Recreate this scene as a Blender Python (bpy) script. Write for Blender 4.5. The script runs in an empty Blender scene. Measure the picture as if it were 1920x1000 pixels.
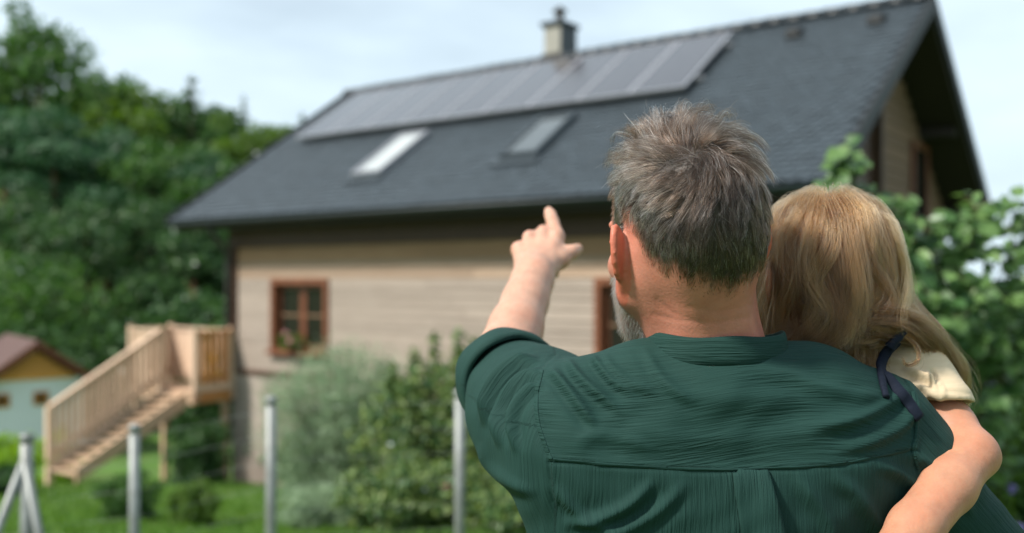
import bpy, math, random
import numpy as np
from mathutils import Vector, Matrix
from mathutils.bvhtree import BVHTree
from mathutils.kdtree import KDTree

rng = np.random.default_rng(7)
random.seed(7)
scene = bpy.context.scene
COL = scene.collection

# ------------------------------------------------------------------ camera
FPX, HY, CAMZ = 1800.0, 527.0, 1.62          # focal length and horizon row in photo pixels
cam_data = bpy.data.cameras.new('camera')
cam = bpy.data.objects.new('camera', cam_data)
COL.objects.link(cam)
cam.location = (0, 0, CAMZ)
cam.rotation_euler = (math.radians(90), 0, 0)
cam_data.sensor_width = 36.0
cam_data.lens = FPX / 1920 * 36
cam_data.shift_y = (HY - 500) / 1920
cam_data.clip_start = 0.05
cam_data.clip_end = 3000
cam_data.dof.use_dof = True
cam_data.dof.focus_distance = 1.04
cam_data.dof.aperture_fstop = 2.7
cam_data.dof.aperture_blades = 9
scene.camera = cam

# ------------------------------------------------------------------ light
SUN_EL = math.radians(47)
SUN_H = Vector((-0.90, -0.44, 0)).normalized()
sun_dir = Vector((SUN_H.x * math.cos(SUN_EL), SUN_H.y * math.cos(SUN_EL), math.sin(SUN_EL)))
sd = bpy.data.lights.new('sun', 'SUN')
sd.energy = 5.0
sd.angle = math.radians(6.0)
sd.color = (1.0, 0.94, 0.85)
sun = bpy.data.objects.new('sun', sd)
COL.objects.link(sun)
sun.location = (-20, -15, 30)
sun.rotation_euler = sun_dir.to_track_quat('Z', 'Y').to_euler()

world = bpy.data.worlds.new('World')
scene.world = world
world.use_nodes = True
wn, wl = world.node_tree.nodes, world.node_tree.links
wn.clear()
w_out = wn.new('ShaderNodeOutputWorld')
w_bg = wn.new('ShaderNodeBackground')
w_sky = wn.new('ShaderNodeTexSky')
w_sky.sky_type = 'NISHITA'
w_sky.sun_disc = False
w_sky.sun_elevation = SUN_EL
w_sky.sun_rotation = math.atan2(SUN_H.x, SUN_H.y)
w_sky.air_density = 1.0
w_sky.dust_density = 1.5
w_tc = wn.new('ShaderNodeTexCoord')
w_map = wn.new('ShaderNodeMapping')
w_map.inputs['Scale'].default_value = (1.0, 1.0, 3.2)
w_map.inputs['Location'].default_value = (0.4, 0.9, 0.3)
w_noise = wn.new('ShaderNodeTexNoise')
w_noise.inputs['Scale'].default_value = 1.9
w_noise.inputs['Detail'].default_value = 5
w_noise.inputs['Roughness'].default_value = 0.5
w_ramp = wn.new('ShaderNodeValToRGB')
w_ramp.color_ramp.elements[0].position = 0.33
w_ramp.color_ramp.elements[0].color = (0.48, 0.48, 0.48, 1)
w_ramp.color_ramp.elements[1].position = 0.62
w_ramp.color_ramp.elements[1].color = (0.97, 0.97, 0.97, 1)
w_mix = wn.new('ShaderNodeMix')
w_mix.data_type = 'RGBA'
w_mix.inputs[7].default_value = (9.3, 11.2, 12.4, 1)      # thin bright cloud
w_bg.inputs['Strength'].default_value = 0.072
wl.new(w_tc.outputs['Generated'], w_map.inputs['Vector'])
wl.new(w_map.outputs['Vector'], w_noise.inputs['Vector'])
wl.new(w_noise.outputs['Fac'], w_ramp.inputs['Fac'])
wl.new(w_ramp.outputs['Color'], w_mix.inputs[0])
wl.new(w_sky.outputs['Color'], w_mix.inputs[6])
wl.new(w_mix.outputs[2], w_bg.inputs['Color'])
wl.new(w_bg.outputs['Background'], w_out.inputs['Surface'])

scene.view_settings.view_transform = 'Standard'
scene.view_settings.look = 'None'
scene.view_settings.exposure = 0.45
scene.view_settings.gamma = 1.0
scene.view_settings.use_curve_mapping = False
scene.render.engine = 'CYCLES'
scene.cycles.use_denoising = True
scene.cycles.max_bounces = 8
scene.cycles.transparent_max_bounces = 8
scene.cycles.sample_clamp_indirect = 8.0

# ------------------------------------------------------------------ helpers
def P(px, py, Y):
    """a point of the place seen at photo pixel px,py at distance Y in front of the camera"""
    return np.array([(px - 960) / FPX * Y, Y, CAMZ + (HY - py) / FPX * Y])

def V3(v):
    return np.asarray(v, dtype=float)

def nrm(v):
    v = V3(v)
    return v / max(np.linalg.norm(v), 1e-9)

def tag(o, label=None, cat=None, group=None, kind=None):
    if label: o['label'] = label
    if cat: o['category'] = cat
    if group: o['group'] = group
    if kind: o['kind'] = kind
    return o

def empty(name, loc=(0, 0, 0), rz=0.0, parent=None):
    o = bpy.data.objects.new(name, None)
    COL.objects.link(o)
    o.empty_display_size = 0.2
    o.location = tuple(float(v) for v in loc)
    o.rotation_euler = (0, 0, rz)
    o.parent = parent
    return o

def link(name, me, parent=None, loc=None):
    o = bpy.data.objects.new(name, me)
    COL.objects.link(o)
    o.parent = parent
    if loc is not None:
        o.location = loc
    return o

def mesh_np(name, verts, faces, mat=None, smooth=False, k=None):
    """faces: an (n,k) int array or list of lists"""
    me = bpy.data.meshes.new(name)
    if isinstance(faces, np.ndarray):
        n, k = faces.shape
        me.vertices.add(len(verts))
        me.vertices.foreach_set('co', np.asarray(verts, np.float32).ravel())
        me.loops.add(n * k)
        me.loops.foreach_set('vertex_index', faces.astype(np.int32).ravel())
        me.polygons.add(n)
        me.polygons.foreach_set('loop_start', np.arange(0, n * k, k, dtype=np.int32))
        me.polygons.foreach_set('loop_total', np.full(n, k, dtype=np.int32))
        me.update(calc_edges=True)
        me.validate()
    else:
        me.from_pydata([tuple(map(float, v)) for v in verts], [], faces)
        me.update()
    if mat is not None:
        me.materials.append(mat)
    me.polygons.foreach_set('use_smooth', np.full(len(me.polygons), bool(smooth)))
    return me

class MB:
    """collects simple solids into one mesh"""
    def __init__(s):
        s.v, s.f = [], []
    def add(s, verts, faces):
        o = len(s.v)
        s.v += [tuple(map(float, v)) for v in verts]
        s.f += [[i + o for i in f] for f in faces]
        return s
    def box(s, x0, x1, y0, y1, z0, z1):
        return s.add([(x0, y0, z0), (x1, y0, z0), (x1, y1, z0), (x0, y1, z0), (x0, y0, z1), (x1, y0, z1), (x1, y1, z1), (x0, y1, z1)],
                     [[3, 2, 1, 0], [4, 5, 6, 7], [0, 1, 5, 4], [1, 2, 6, 5], [2, 3, 7, 6], [3, 0, 4, 7]])
    def hexa(s, p):
        return s.add(p, [[3, 2, 1, 0], [4, 5, 6, 7], [0, 1, 5, 4], [1, 2, 6, 5], [2, 3, 7, 6], [3, 0, 4, 7]])
    def bar(s, a, b, w, t, up=(0, 0, 1)):
        a, b = V3(a), V3(b)
        d = nrm(b - a)
        r = np.cross(d, V3(up))
        r = nrm(r) if np.linalg.norm(r) > 1e-6 else np.array([1.0, 0, 0])
        u = np.cross(r, d)
        c = [(-w / 2, -t / 2), (w / 2, -t / 2), (w / 2, t / 2), (-w / 2, t / 2)]
        return s.hexa([a + r * x + u * y for x, y in c] + [b + r * x + u * y for x, y in c])
    def tube(s, pts, radii, n=10, caps=True):
        pts = [V3(p) for p in pts]
        if np.isscalar(radii): radii = [radii] * len(pts)
        vs, fs = [], []
        ref = np.array([0.3, 0.2, 0.93])
        for i, p in enumerate(pts):
            d = nrm(pts[min(i + 1, len(pts) - 1)] - pts[max(i - 1, 0)])
            r = np.cross(d, ref)
            if np.linalg.norm(r) < 1e-3: r = np.cross(d, [1, 0, 0])
            r = nrm(r); u = np.cross(r, d)
            for k in range(n):
                a = 2 * math.pi * k / n
                vs.append(p + (r * math.cos(a) + u * math.sin(a)) * radii[i])
        for i in range(len(pts) - 1):
            for k in range(n):
                k2 = (k + 1) % n
                fs.append([i * n + k, i * n + k2, (i + 1) * n + k2, (i + 1) * n + k])
        if caps:
            fs.append(list(range(n))[::-1])
            fs.append([(len(pts) - 1) * n + k for k in range(n)])
        return s.add(vs, fs)
    def build(s, name, mat, parent=None, smooth=False, bevel=0.0, kind=None):
        me = mesh_np(name, s.v, s.f, mat, smooth)
        o = link(name, me, parent)
        if bevel:
            m = o.modifiers.new('bevel', 'BEVEL')
            m.width = bevel; m.segments = 1; m.limit_method = 'ANGLE'
        if kind: o['kind'] = kind
        return o

def part(name, mat, parent, *box, bevel=0.0):
    return MB().box(*box).build(name, mat, parent, bevel=bevel)

# ------------------------------------------------------------------ materials
def base_mat(name):
    m = bpy.data.materials.new(name)
    m.use_nodes = True
    nt = m.node_tree
    return m, nt, nt.nodes, nt.links, nt.nodes['Principled BSDF']

def c4(c):
    return (c[0], c[1], c[2], 1.0)

def noise_mat(name, c1, c2, rough=0.7, scale=8.0, stretch=(1, 1, 1), bump=0.2, bscale=None, detail=5, metallic=0.0, spec=0.4, bdist=0.01, c3=None, big=None):
    """two colours blended by a noise in object space, with fine relief"""
    m, nt, N, L, b = base_mat(name)
    tc = N.new('ShaderNodeTexCoord'); mp = N.new('ShaderNodeMapping')
    mp.inputs['Scale'].default_value = stretch
    o2 = N.new('ShaderNodeObjectInfo'); ml = N.new('ShaderNodeVectorMath'); ml.operation = 'SCALE'; ml.inputs['Vector' if 'Vector' in ml.inputs else 0].default_value = (37.0, 53.0, 71.0)
    L.new(o2.outputs['Random'], ml.inputs['Scale']); va_ = N.new('ShaderNodeVectorMath'); va_.operation = 'ADD'
    L.new(tc.outputs['Object'], va_.inputs[0]); L.new(ml.outputs['Vector'], va_.inputs[1])
    L.new(va_.outputs['Vector'], mp.inputs['Vector'])
    nz = N.new('ShaderNodeTexNoise'); nz.inputs['Scale'].default_value = scale; nz.inputs['Detail'].default_value = detail
    nz.inputs['Roughness'].default_value = 0.6
    L.new(mp.outputs['Vector'], nz.inputs['Vector'])
    rp = N.new('ShaderNodeValToRGB')
    rp.color_ramp.elements[0].position = 0.3; rp.color_ramp.elements[0].color = c4(c1)
    rp.color_ramp.elements[1].position = 0.7; rp.color_ramp.elements[1].color = c4(c2)
    L.new(nz.outputs['Fac'], rp.inputs['Fac'])
    col = rp.outputs['Color']
    # a different tone for every object that shares the material
    oi = N.new('ShaderNodeObjectInfo'); hs = N.new('ShaderNodeHueSaturation')
    gi = N.new('ShaderNodeNewGeometry'); sm_ = N.new('ShaderNodeMath'); sm_.operation = 'ADD'; fr_ = N.new('ShaderNodeMath'); fr_.operation = 'FRACT'
    L.new(oi.outputs['Random'], sm_.inputs[0]); L.new(gi.outputs['Random Per Island'], sm_.inputs[1]); L.new(sm_.outputs[0], fr_.inputs[0])
    mr = N.new('ShaderNodeMapRange'); mr.inputs['To Min'].default_value = 0.84 if 'tile' in name else 0.88; mr.inputs['To Max'].default_value = 1.16 if 'tile' in name else 1.12
    L.new(fr_.outputs[0], mr.inputs['Value']); L.new(mr.outputs['Result'], hs.inputs['Value'])
    L.new(col, hs.inputs['Color'])
    col = hs.outputs['Color']
    if c3 is not None:
        n2 = N.new('ShaderNodeTexNoise'); n2.inputs['Scale'].default_value = big or 0.7; n2.inputs['Detail'].default_value = 4
        L.new(tc.outputs['Object'], n2.inputs['Vector'])
        r2 = N.new('ShaderNodeMapRange'); r2.inputs['From Min'].default_value = 0.45; r2.inputs['From Max'].default_value = 0.68
        L.new(n2.outputs['Fac'], r2.inputs['Value'])
        mx = N.new('ShaderNodeMix'); mx.data_type = 'RGBA'; mx.inputs[7].default_value = c4(c3)
        L.new(r2.outputs['Result'], mx.inputs[0]); L.new(col, mx.inputs[6]); col = mx.outputs[2]
    L.new(col, b.inputs['Base Color'])
    b.inputs['Roughness'].default_value = rough
    b.inputs['Metallic'].default_value = metallic
    b.inputs['Specular IOR Level'].default_value = spec
    if bump:
        nb = N.new('ShaderNodeTexNoise'); nb.inputs['Scale'].default_value = bscale or scale * 3; nb.inputs['Detail'].default_value = 6
        L.new(mp.outputs['Vector'], nb.inputs['Vector'])
        bp = N.new('ShaderNodeBump'); bp.inputs['Strength'].default_value = bump; bp.inputs['Distance'].default_value = bdist
        L.new(nb.outputs['Fac'], bp.inputs['Height']); L.new(bp.outputs['Normal'], b.inputs['Normal'])
    return m

def leaf_mat(name, cols, trans=0.4, rough=0.5, spec=0.3):
    m, nt, N, L, b = base_mat(name)
    g = N.new('ShaderNodeNewGeometry')
    oi = N.new('ShaderNodeObjectInfo')
    ad = N.new('ShaderNodeMath'); ad.operation = 'ADD'
    fr = N.new('ShaderNodeMath'); fr.operation = 'FRACT'
    L.new(g.outputs['Random Per Island'], ad.inputs[0]); L.new(oi.outputs['Random'], ad.inputs[1]); L.new(ad.outputs[0], fr.inputs[0])
    rp = N.new('ShaderNodeValToRGB')
    els = rp.color_ramp.elements
    for i, c in enumerate(cols):
        p = i / (len(cols) - 1)
        e = els[0] if i == 0 else (els[1] if i == len(cols) - 1 else els.new(p))
        e.position = p; e.color = c4(c)
    L.new(fr.outputs[0], rp.inputs['Fac'])
    L.new(rp.outputs['Color'], b.inputs['Base Color'])
    b.inputs['Roughness'].default_value = rough
    b.inputs['Specular IOR Level'].default_value = spec
    tr = N.new('ShaderNodeBsdfTranslucent')
    hs = N.new('ShaderNodeHueSaturation'); hs.inputs['Saturation'].default_value = 1.15; hs.inputs['Value'].default_value = 1.5; hs.inputs['Hue'].default_value = 0.485
    L.new(rp.outputs['Color'], hs.inputs['Color']); L.new(hs.outputs['Color'], tr.inputs['Color'])
    mx = N.new('ShaderNodeMixShader'); mx.inputs[0].default_value = trans
    L.new(b.outputs['BSDF'], mx.inputs[1]); L.new(tr.outputs['BSDF'], mx.inputs[2])
    L.new(mx.outputs['Shader'], N['Material Output'].inputs['Surface'])
    return m

M = {}
M['tile'] = noise_mat('slate_tile', (0.021, 0.030, 0.038), (0.033, 0.045, 0.055), rough=0.52, scale=6, bump=0.25, spec=0.5)
M['ridge'] = noise_mat('ridge_tile', (0.018, 0.025, 0.031), (0.030, 0.038, 0.045), rough=0.5, scale=6, bump=0.2)
M['roofdark'] = noise_mat('dark_soffit', (0.016, 0.012, 0.010), (0.030, 0.022, 0.016), rough=0.7, scale=4, stretch=(1, 8, 8))
M['plank'] = noise_mat('weathered_plank', (0.250, 0.202, 0.167), (0.315, 0.262, 0.222), rough=0.75, scale=3, stretch=(0.6, 9, 9), bump=0.2, bscale=14)
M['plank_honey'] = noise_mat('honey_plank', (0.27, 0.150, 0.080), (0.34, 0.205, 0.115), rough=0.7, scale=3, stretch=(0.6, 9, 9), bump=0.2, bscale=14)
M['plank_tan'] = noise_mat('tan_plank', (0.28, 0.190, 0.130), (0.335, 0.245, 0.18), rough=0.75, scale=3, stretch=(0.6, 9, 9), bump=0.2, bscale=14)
M['vent'] = noise_mat('vent_black', (0.010, 0.012, 0.014), (0.016, 0.018, 0.020), rough=0.6, scale=9, bump=0.0)
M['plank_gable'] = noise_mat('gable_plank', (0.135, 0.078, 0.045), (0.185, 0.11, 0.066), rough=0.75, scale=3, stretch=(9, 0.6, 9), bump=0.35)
M['plaster'] = noise_mat('plaster', (0.30, 0.255, 0.215), (0.37, 0.32, 0.28), rough=0.9, scale=5, bump=0.4, c3=(0.20, 0.165, 0.14), big=1.2)
M['redwood'] = noise_mat('red_brown_wood', (0.115, 0.040, 0.020), (0.18, 0.064, 0.030), rough=0.45, scale=5, stretch=(3, 3, 1), bump=0.15)
M['brownwood'] = noise_mat('eave_shade_brown', (0.050, 0.025, 0.015), (0.080, 0.040, 0.024), rough=0.6, scale=5, stretch=(3, 3, 1))
M['pine'] = noise_mat('new_pine', (0.42, 0.275, 0.18), (0.51, 0.36, 0.25), rough=0.6, scale=4, stretch=(4, 4, 1), bump=0.2)
M['pinepale'] = noise_mat('pale_pine', (0.54, 0.375, 0.265), (0.61, 0.45, 0.335), rough=0.65, scale=4, stretch=(4, 4, 1), bump=0.2)
M['orangewood'] = noise_mat('orange_wood', (0.40, 0.17, 0.05), (0.50, 0.23, 0.07), rough=0.5, scale=4, stretch=(1, 1, 5), bump=0.2)
M['shedwood'] = noise_mat('shed_orange_wood', (0.62, 0.28, 0.07), (0.74, 0.36, 0.10), rough=0.5, scale=4, stretch=(1, 1, 5), bump=0.2)
M['whitewall'] = noise_mat('white_render', (0.70, 0.76, 0.82), (0.76, 0.82, 0.87), rough=0.9, scale=6, bump=0.2)
M['metal'] = noise_mat('galvanised', (0.19, 0.205, 0.20), (0.26, 0.275, 0.27), rough=0.5, scale=12, bump=0.05, metallic=0.35, c3=(0.15, 0.155, 0.145), big=6)
M['alu'] = noise_mat('aluminium_frame', (0.28, 0.285, 0.315), (0.33, 0.335, 0.365), rough=0.4, scale=10, bump=0.0, metallic=0.4)
M['gutter'] = noise_mat('dark_gutter', (0.030, 0.028, 0.027), (0.045, 0.042, 0.040), rough=0.4, scale=8, bump=0.0)
M['chimney'] = noise_mat('chimney_render', (0.22, 0.215, 0.19), (0.30, 0.29, 0.26), rough=0.9, scale=6, bump=0.4)
M['bark'] = noise_mat('bark', (0.055, 0.036, 0.024), (0.12, 0.085, 0.06), rough=0.9, scale=7, stretch=(3, 3, 0.6), bump=0.8, bdist=0.03)
M['pinebark'] = noise_mat('pine_bark', (0.10, 0.045, 0.025), (0.20, 0.10, 0.06), rough=0.9, scale=6, stretch=(3, 3, 0.6), bump=0.8, bdist=0.03)
M['twig'] = noise_mat('twig', (0.07, 0.05, 0.03), (0.13, 0.10, 0.06), rough=0.8, scale=20, bump=0.3)
M['lawn'] = noise_mat('lawn', (0.072, 0.150, 0.030), (0.108, 0.205, 0.045), rough=0.9, scale=2.2, bump=0.9, bscale=40, bdist=0.03, c3=(0.085, 0.120, 0.040), big=0.8, spec=0.15)
M['grass'] = leaf_mat('grass_blade', [(0.06, 0.145, 0.025), (0.095, 0.205, 0.038), (0.145, 0.25, 0.055)], trans=0.35)
M['shedroof'] = noise_mat('shed_roof', (0.075, 0.040, 0.036), (0.11, 0.06, 0.052), rough=0.7, scale=6, bump=0.3)
M['stone'] = noise_mat('stone', (0.34, 0.27, 0.22), (0.50, 0.42, 0.35), rough=0.9, scale=5, bump=0.5)

def glass_mat(name, col, rough=0.06, spec=0.6):
    m, nt, N, L, b = base_mat(name)
    tc = N.new('ShaderNodeTexCoord'); nz = N.new('ShaderNodeTexNoise'); nz.inputs['Scale'].default_value = 1.2
    L.new(tc.outputs['Object'], nz.inputs['Vector'])
    rp = N.new('ShaderNodeValToRGB')
    rp.color_ramp.elements[0].color = c4([c * 0.7 for c in col]); rp.color_ramp.elements[1].color = c4([c * 1.3 for c in col])
    L.new(nz.outputs['Fac'], rp.inputs['Fac']); L.new(rp.outputs['Color'], b.inputs['Base Color'])
    b.inputs['Roughness'].default_value = rough
    b.inputs['Specular IOR Level'].default_value = spec
    b.inputs['Coat Weight'].default_value = 0.3
    b.inputs['Coat Roughness'].default_value = 0.05
    return m
M['glass'] = glass_mat('window_glass', (0.012, 0.011, 0.010), spec=0.25)
M['skyglass'] = glass_mat('skylight_glass', (0.07, 0.08, 0.085), rough=0.25, spec=0.5)
M['blind'] = noise_mat('skylight_blind', (0.36, 0.39, 0.40), (0.42, 0.45, 0.46), rough=0.5, scale=4, bump=0.0)

def solar_mat():
    m, nt, N, L, b = base_mat('solar_cells')
    tc = N.new('ShaderNodeTexCoord')
    br = N.new('ShaderNodeTexBrick')
    br.offset = 0.0; br.squash = 1.0
    br.inputs['Color1'].default_value = (0.042, 0.038, 0.044, 1); br.inputs['Color2'].default_value = (0.050, 0.046, 0.052, 1)
    br.inputs['Mortar'].default_value = (0.10, 0.10, 0.12, 1)
    br.inputs['Scale'].default_value = 1.0; br.inputs['Mortar Size'].default_value = 0.004
    br.inputs['Brick Width'].default_value = 0.158; br.inputs['Row Height'].default_value = 0.158
    L.new(tc.outputs['Object'], br.inputs['Vector'])
    L.new(br.outputs['Color'], b.inputs['Base Color'])
    b.inputs['Roughness'].default_value = 0.22
    b.inputs['Specular IOR Level'].default_value = 0.5
    b.inputs['Coat Weight'].default_value = 0.4
    b.inputs['Coat Roughness'].default_value = 0.12
    return m
M['solar'] = solar_mat()

# leaf kinds
M['leaf_vine'] = leaf_mat('leaf_vine', [(0.036, 0.102, 0.0264), (0.06, 0.15, 0.036), (0.102, 0.21, 0.0504), (0.156, 0.264, 0.084)], trans=0.35, rough=0.4, spec=0.45)
M['leaf_feather'] = leaf_mat('leaf_feather', [(0.143, 0.22, 0.121), (0.198, 0.286, 0.165), (0.264, 0.352, 0.22)], trans=0.3)
M['leaf_rose'] = leaf_mat('leaf_rose', [(0.0275, 0.0875, 0.03), (0.0438, 0.125, 0.04), (0.075, 0.175, 0.0475), (0.175, 0.2375, 0.0625)], trans=0.3, spec=0.45)
M['leaf_dark'] = leaf_mat('leaf_dark', [(0.0212, 0.0612, 0.0212), (0.0359, 0.095, 0.0296), (0.0581, 0.1267, 0.0359)], trans=0.3)
M['leaf_mid'] = leaf_mat('leaf_mid', [(0.0314, 0.0867, 0.0231), (0.0496, 0.1238, 0.0298), (0.0742, 0.1568, 0.0371)], trans=0.38)
M['leaf_light'] = leaf_mat('leaf_light', [(0.0555, 0.1181, 0.0208), (0.0798, 0.1528, 0.0278), (0.1041, 0.1805, 0.0347)], trans=0.4)
M['leaf_pine'] = leaf_mat('leaf_pine', [(0.0253, 0.0781, 0.0367), (0.0414, 0.1126, 0.0482), (0.0666, 0.1492, 0.0643)], trans=0.22)
M['leaf_lime'] = leaf_mat('leaf_lime', [(0.16, 0.30, 0.03), (0.22, 0.38, 0.04), (0.27, 0.42, 0.06)], trans=0.4)
M['petal_white'] = leaf_mat('petal_white', [(0.75, 0.70, 0.64), (0.85, 0.80, 0.76)], trans=0.3)
M['petal_pink'] = leaf_mat('petal_pink', [(0.60, 0.22, 0.30), (0.72, 0.42, 0.45)], trans=0.3)
M['petal_purple'] = leaf_mat('petal_purple', [(0.28, 0.22, 0.50), (0.40, 0.34, 0.62)], trans=0.3)
M['petal_yellow'] = leaf_mat('petal_yellow', [(0.72, 0.50, 0.05), (0.80, 0.62, 0.10)], trans=0.3)

# ------------------------------------------------------------------ setting
def ground_z(X, Y):
    X = np.asarray(X, float); Y = np.asarray(Y, float)
    slope = 1.05 - 0.18 * Y
    near = np.where(Y < 5.8, 0.0, slope)
    z = np.maximum(near, -2.65)
    # a wooded hillside behind and to the left
    d = np.clip((Y - 30) / 45, 0, 1)
    left = np.clip((18 - X) / 40, 0, 1.2)
    hill = 12.0 * d * d * (3 - 2 * d) * left
    return z + hill + 0.03 * np.sin(X * 1.3 + 0.4) * np.cos(Y * 0.9)

def build_ground():
    xs = np.unique(np.concatenate([np.linspace(-900, -40, 14), np.linspace(-40, 40, 161), np.linspace(40, 900, 14)]))
    ys = np.unique(np.concatenate([np.linspace(-300, -10, 8), np.linspace(-10, 40, 126), np.linspace(40, 110, 50), np.linspace(110, 2200, 14)]))
    X, Y = np.meshgrid(xs, ys)
    Z = ground_z(X, Y)
    nx, ny = len(xs), len(ys)
    idx = np.arange(nx * ny).reshape(ny, nx)
    f = np.stack([idx[:-1, :-1], idx[:-1, 1:], idx[1:, 1:], idx[1:, :-1]], -1).reshape(-1, 4)
    o = link('ground', mesh_np('ground', np.stack([X, Y, Z], -1).reshape(-1, 3), f, M['lawn'], True))
    tag(o, 'green lawn sloping down to the house', kind='structure')
build_ground()
# ------------------------------------------------------------------ the house
YAW = 0.638
EZ = 2.82                      # height of the eave edge
RW, RH = 4.767, 3.2            # half span and rise of the roof
ANG = math.atan2(RH, RW)
SL = math.hypot(RW, RH)
FY, GX, LX, BY = 0.65, -0.70, -11.90, 8.85   # facade, right gable, left wall, back wall
house = empty('house', (3.72, 11.17, 0), -YAW)
tag(house, 'timber clad house with steep dark slate roof carrying solar panels', 'house')
R = np.array([[math.cos(YAW), math.sin(YAW), 0], [-math.sin(YAW), math.cos(YAW), 0], [0, 0, 1]])
def HW(x, y, z):               # house to world
    return R @ np.array([x, y, z]) + np.array([3.72, 11.17, 0])

def slope_pt(x, v, n=0.0):
    return np.array([x, v * math.cos(ANG) - n * math.sin(ANG), EZ + v * math.sin(ANG) + n * math.cos(ANG)])

def build_house():
    core = MB()
    core.box(LX + 0.1, GX - 0.1, FY + 0.16, BY, -3.4, EZ + 0.1)
    core.build('wall_core', M['brownwood'], house)
    # plaster of the lower storey
    lo = -0.17
    part('plaster_wall', M['plaster'], house, LX, GX, FY - 0.03, FY + 0.14, -3.4, lo)
    part('sill_beam', M['brownwood'], house, LX - 0.02, GX + 0.02, FY - 0.06, FY + 0.12, lo, lo + 0.10)
    part('left_wall', M['plaster'], house, LX - 0.02, LX + 0.09, FY + 0.15, BY, -3.4, EZ + 0.3)
    # gable core triangle
    t = 0.30
    g = MB()
    for x0, x1, nm in ((GX - 0.12, GX - 0.05, 'r'), (LX + 0.02, LX + 0.10, 'l')):
        zt = EZ - t
        v = []
        for x in (x0, x1):
            v += [(x, FY + 0.16, EZ + 0.1 - 0.1), (x, RW, EZ + RH - t), (x, BY, EZ)]
        g.add(v, [[2, 1, 0], [3, 4, 5], [0, 1, 4, 3], [1, 2, 5, 4], [2, 0, 3, 5]])
    g.build('gable_core', M['brownwood'], house)
    # windows: x0, x1, z0, z1
    wins = [(-10.74, -9.17, 0.30, 1.66), (-3.61, -2.05, 0.30, 1.67)]
    # cladding boards of the facade, one object each
    ph = 0.158
    z = lo + 0.10
    k = 0
    while z < EZ + 0.25:
        z1 = min(z + ph, EZ + 0.28)
        cuts = [(LX + 0.16, GX - 0.0)]
        for (a, b, c, d) in wins:
            if z1 > c + 0.02 and z < d - 0.02:
                nc = []
                for (s, e) in cuts:
                    if a > s and b < e: nc += [(s, a), (b, e)]
                    else: nc.append((s, e))
                cuts = nc
        segs = []
        for (s, e) in cuts:
            L_ = e - s
            if L_ > 5.2:
                q = s + L_ * (0.42 + 0.16 * ((k * 37) % 10) / 10)
                segs += [(s, q - 0.003), (q + 0.003, e)]
            else:
                segs.append((s, e))
        for (s, e) in segs:
            m = MB()
            m.hexa([(s, FY - 0.026, z), (e, FY - 0.026, z), (e, FY + 0.05, z), (s, FY + 0.05, z),
                    (s, FY - 0.010, z1 - 0.004), (e, FY - 0.010, z1 - 0.004), (e, FY + 0.05, z1 - 0.004), (s, FY + 0.05, z1 - 0.004)])
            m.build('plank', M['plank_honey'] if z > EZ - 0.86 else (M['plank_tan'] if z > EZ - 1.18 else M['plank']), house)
        z += ph; k += 1
    part('eave_shade_board', M['brownwood'], house, LX, GX, FY - 0.075, FY - 0.036, EZ - 0.56, EZ + 0.25)  # dark board added to imitate the shadow band under the eave
    # corner post and downpipe at the left end
    part('corner_post', M['brownwood'], house, LX - 0.05, LX + 0.16, FY - 0.06, FY + 0.13, lo + 0.1, EZ + 0.2)
    dp = MB().tube([(LX + 0.05, 0.05, EZ - 0.12), (LX + 0.05, 0.1, EZ - 0.28), (LX + 0.0, FY - 0.15, EZ - 0.62), (LX + 0.0, FY - 0.13, EZ - 0.9), (LX + 0.0, FY - 0.13, -2.2)], 0.05, 10)
    dp.build('downpipe', M['gutter'], house, True)
    # windows
    for (x0, x1, z0, z1) in wins:
        w = empty('window', (0, 0, 0), 0, house)
        c = 0.11
        fr = MB()
        fr.box(x0, x1, FY - 0.06, FY + 0.15, z1 - c, z1)
        fr.box(x0, x0 + c, FY - 0.06, FY + 0.15, z0, z1 - c)
        fr.box(x1 - c, x1, FY - 0.06, FY + 0.15, z0, z1 - c)
        fr.box(x0 + c, x1 - c, FY - 0.04, FY + 0.15, z0, z0 + 0.07)
        fr.build('frame', M['redwood'], w, bevel=0.006)
        MB().box(x0 - 0.04, x1 + 0.04, FY - 0.14, FY - 0.062, z0 - 0.05, z0 + 0.02).build('sill', M['redwood'], w, bevel=0.006)
        xm = (x0 + x1) / 2
        for (a, b) in ((x0 + c, xm), (xm, x1 - c)):
            a += 0.003; b -= 0.003
            s = MB(); f = 0.075; ya, yb_ = FY + 0.07, FY + 0.12
            zb, zt = z0 + 0.075, z1 - c - 0.004
            s.box(a, a + f, ya, yb_, zb, zt); s.box(b - f, b, ya, yb_, zb, zt)
            s.box(a + f, b - f, ya, yb_, zb, zb + f); s.box(a + f, b - f, ya, yb_, zt - f, zt)
            s.build('sash', M['redwood'], w)
            zm = zb + (zt - zb) * 0.52
            MB().box(a + f, b - f, ya + 0.01, yb_ - 0.01, zm - 0.02, zm + 0.02).build('glazing_bar', M['plank_gable'], w)
            for (p, q) in ((zb + f, zm - 0.02), (zm + 0.02, zt - f)):
                MB().box(a + f, b - f, ya + 0.02, ya + 0.03, p, q).build('pane', M['glass'], w)
    # gable cladding, one board each
    z = lo
    k = 0
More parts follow.
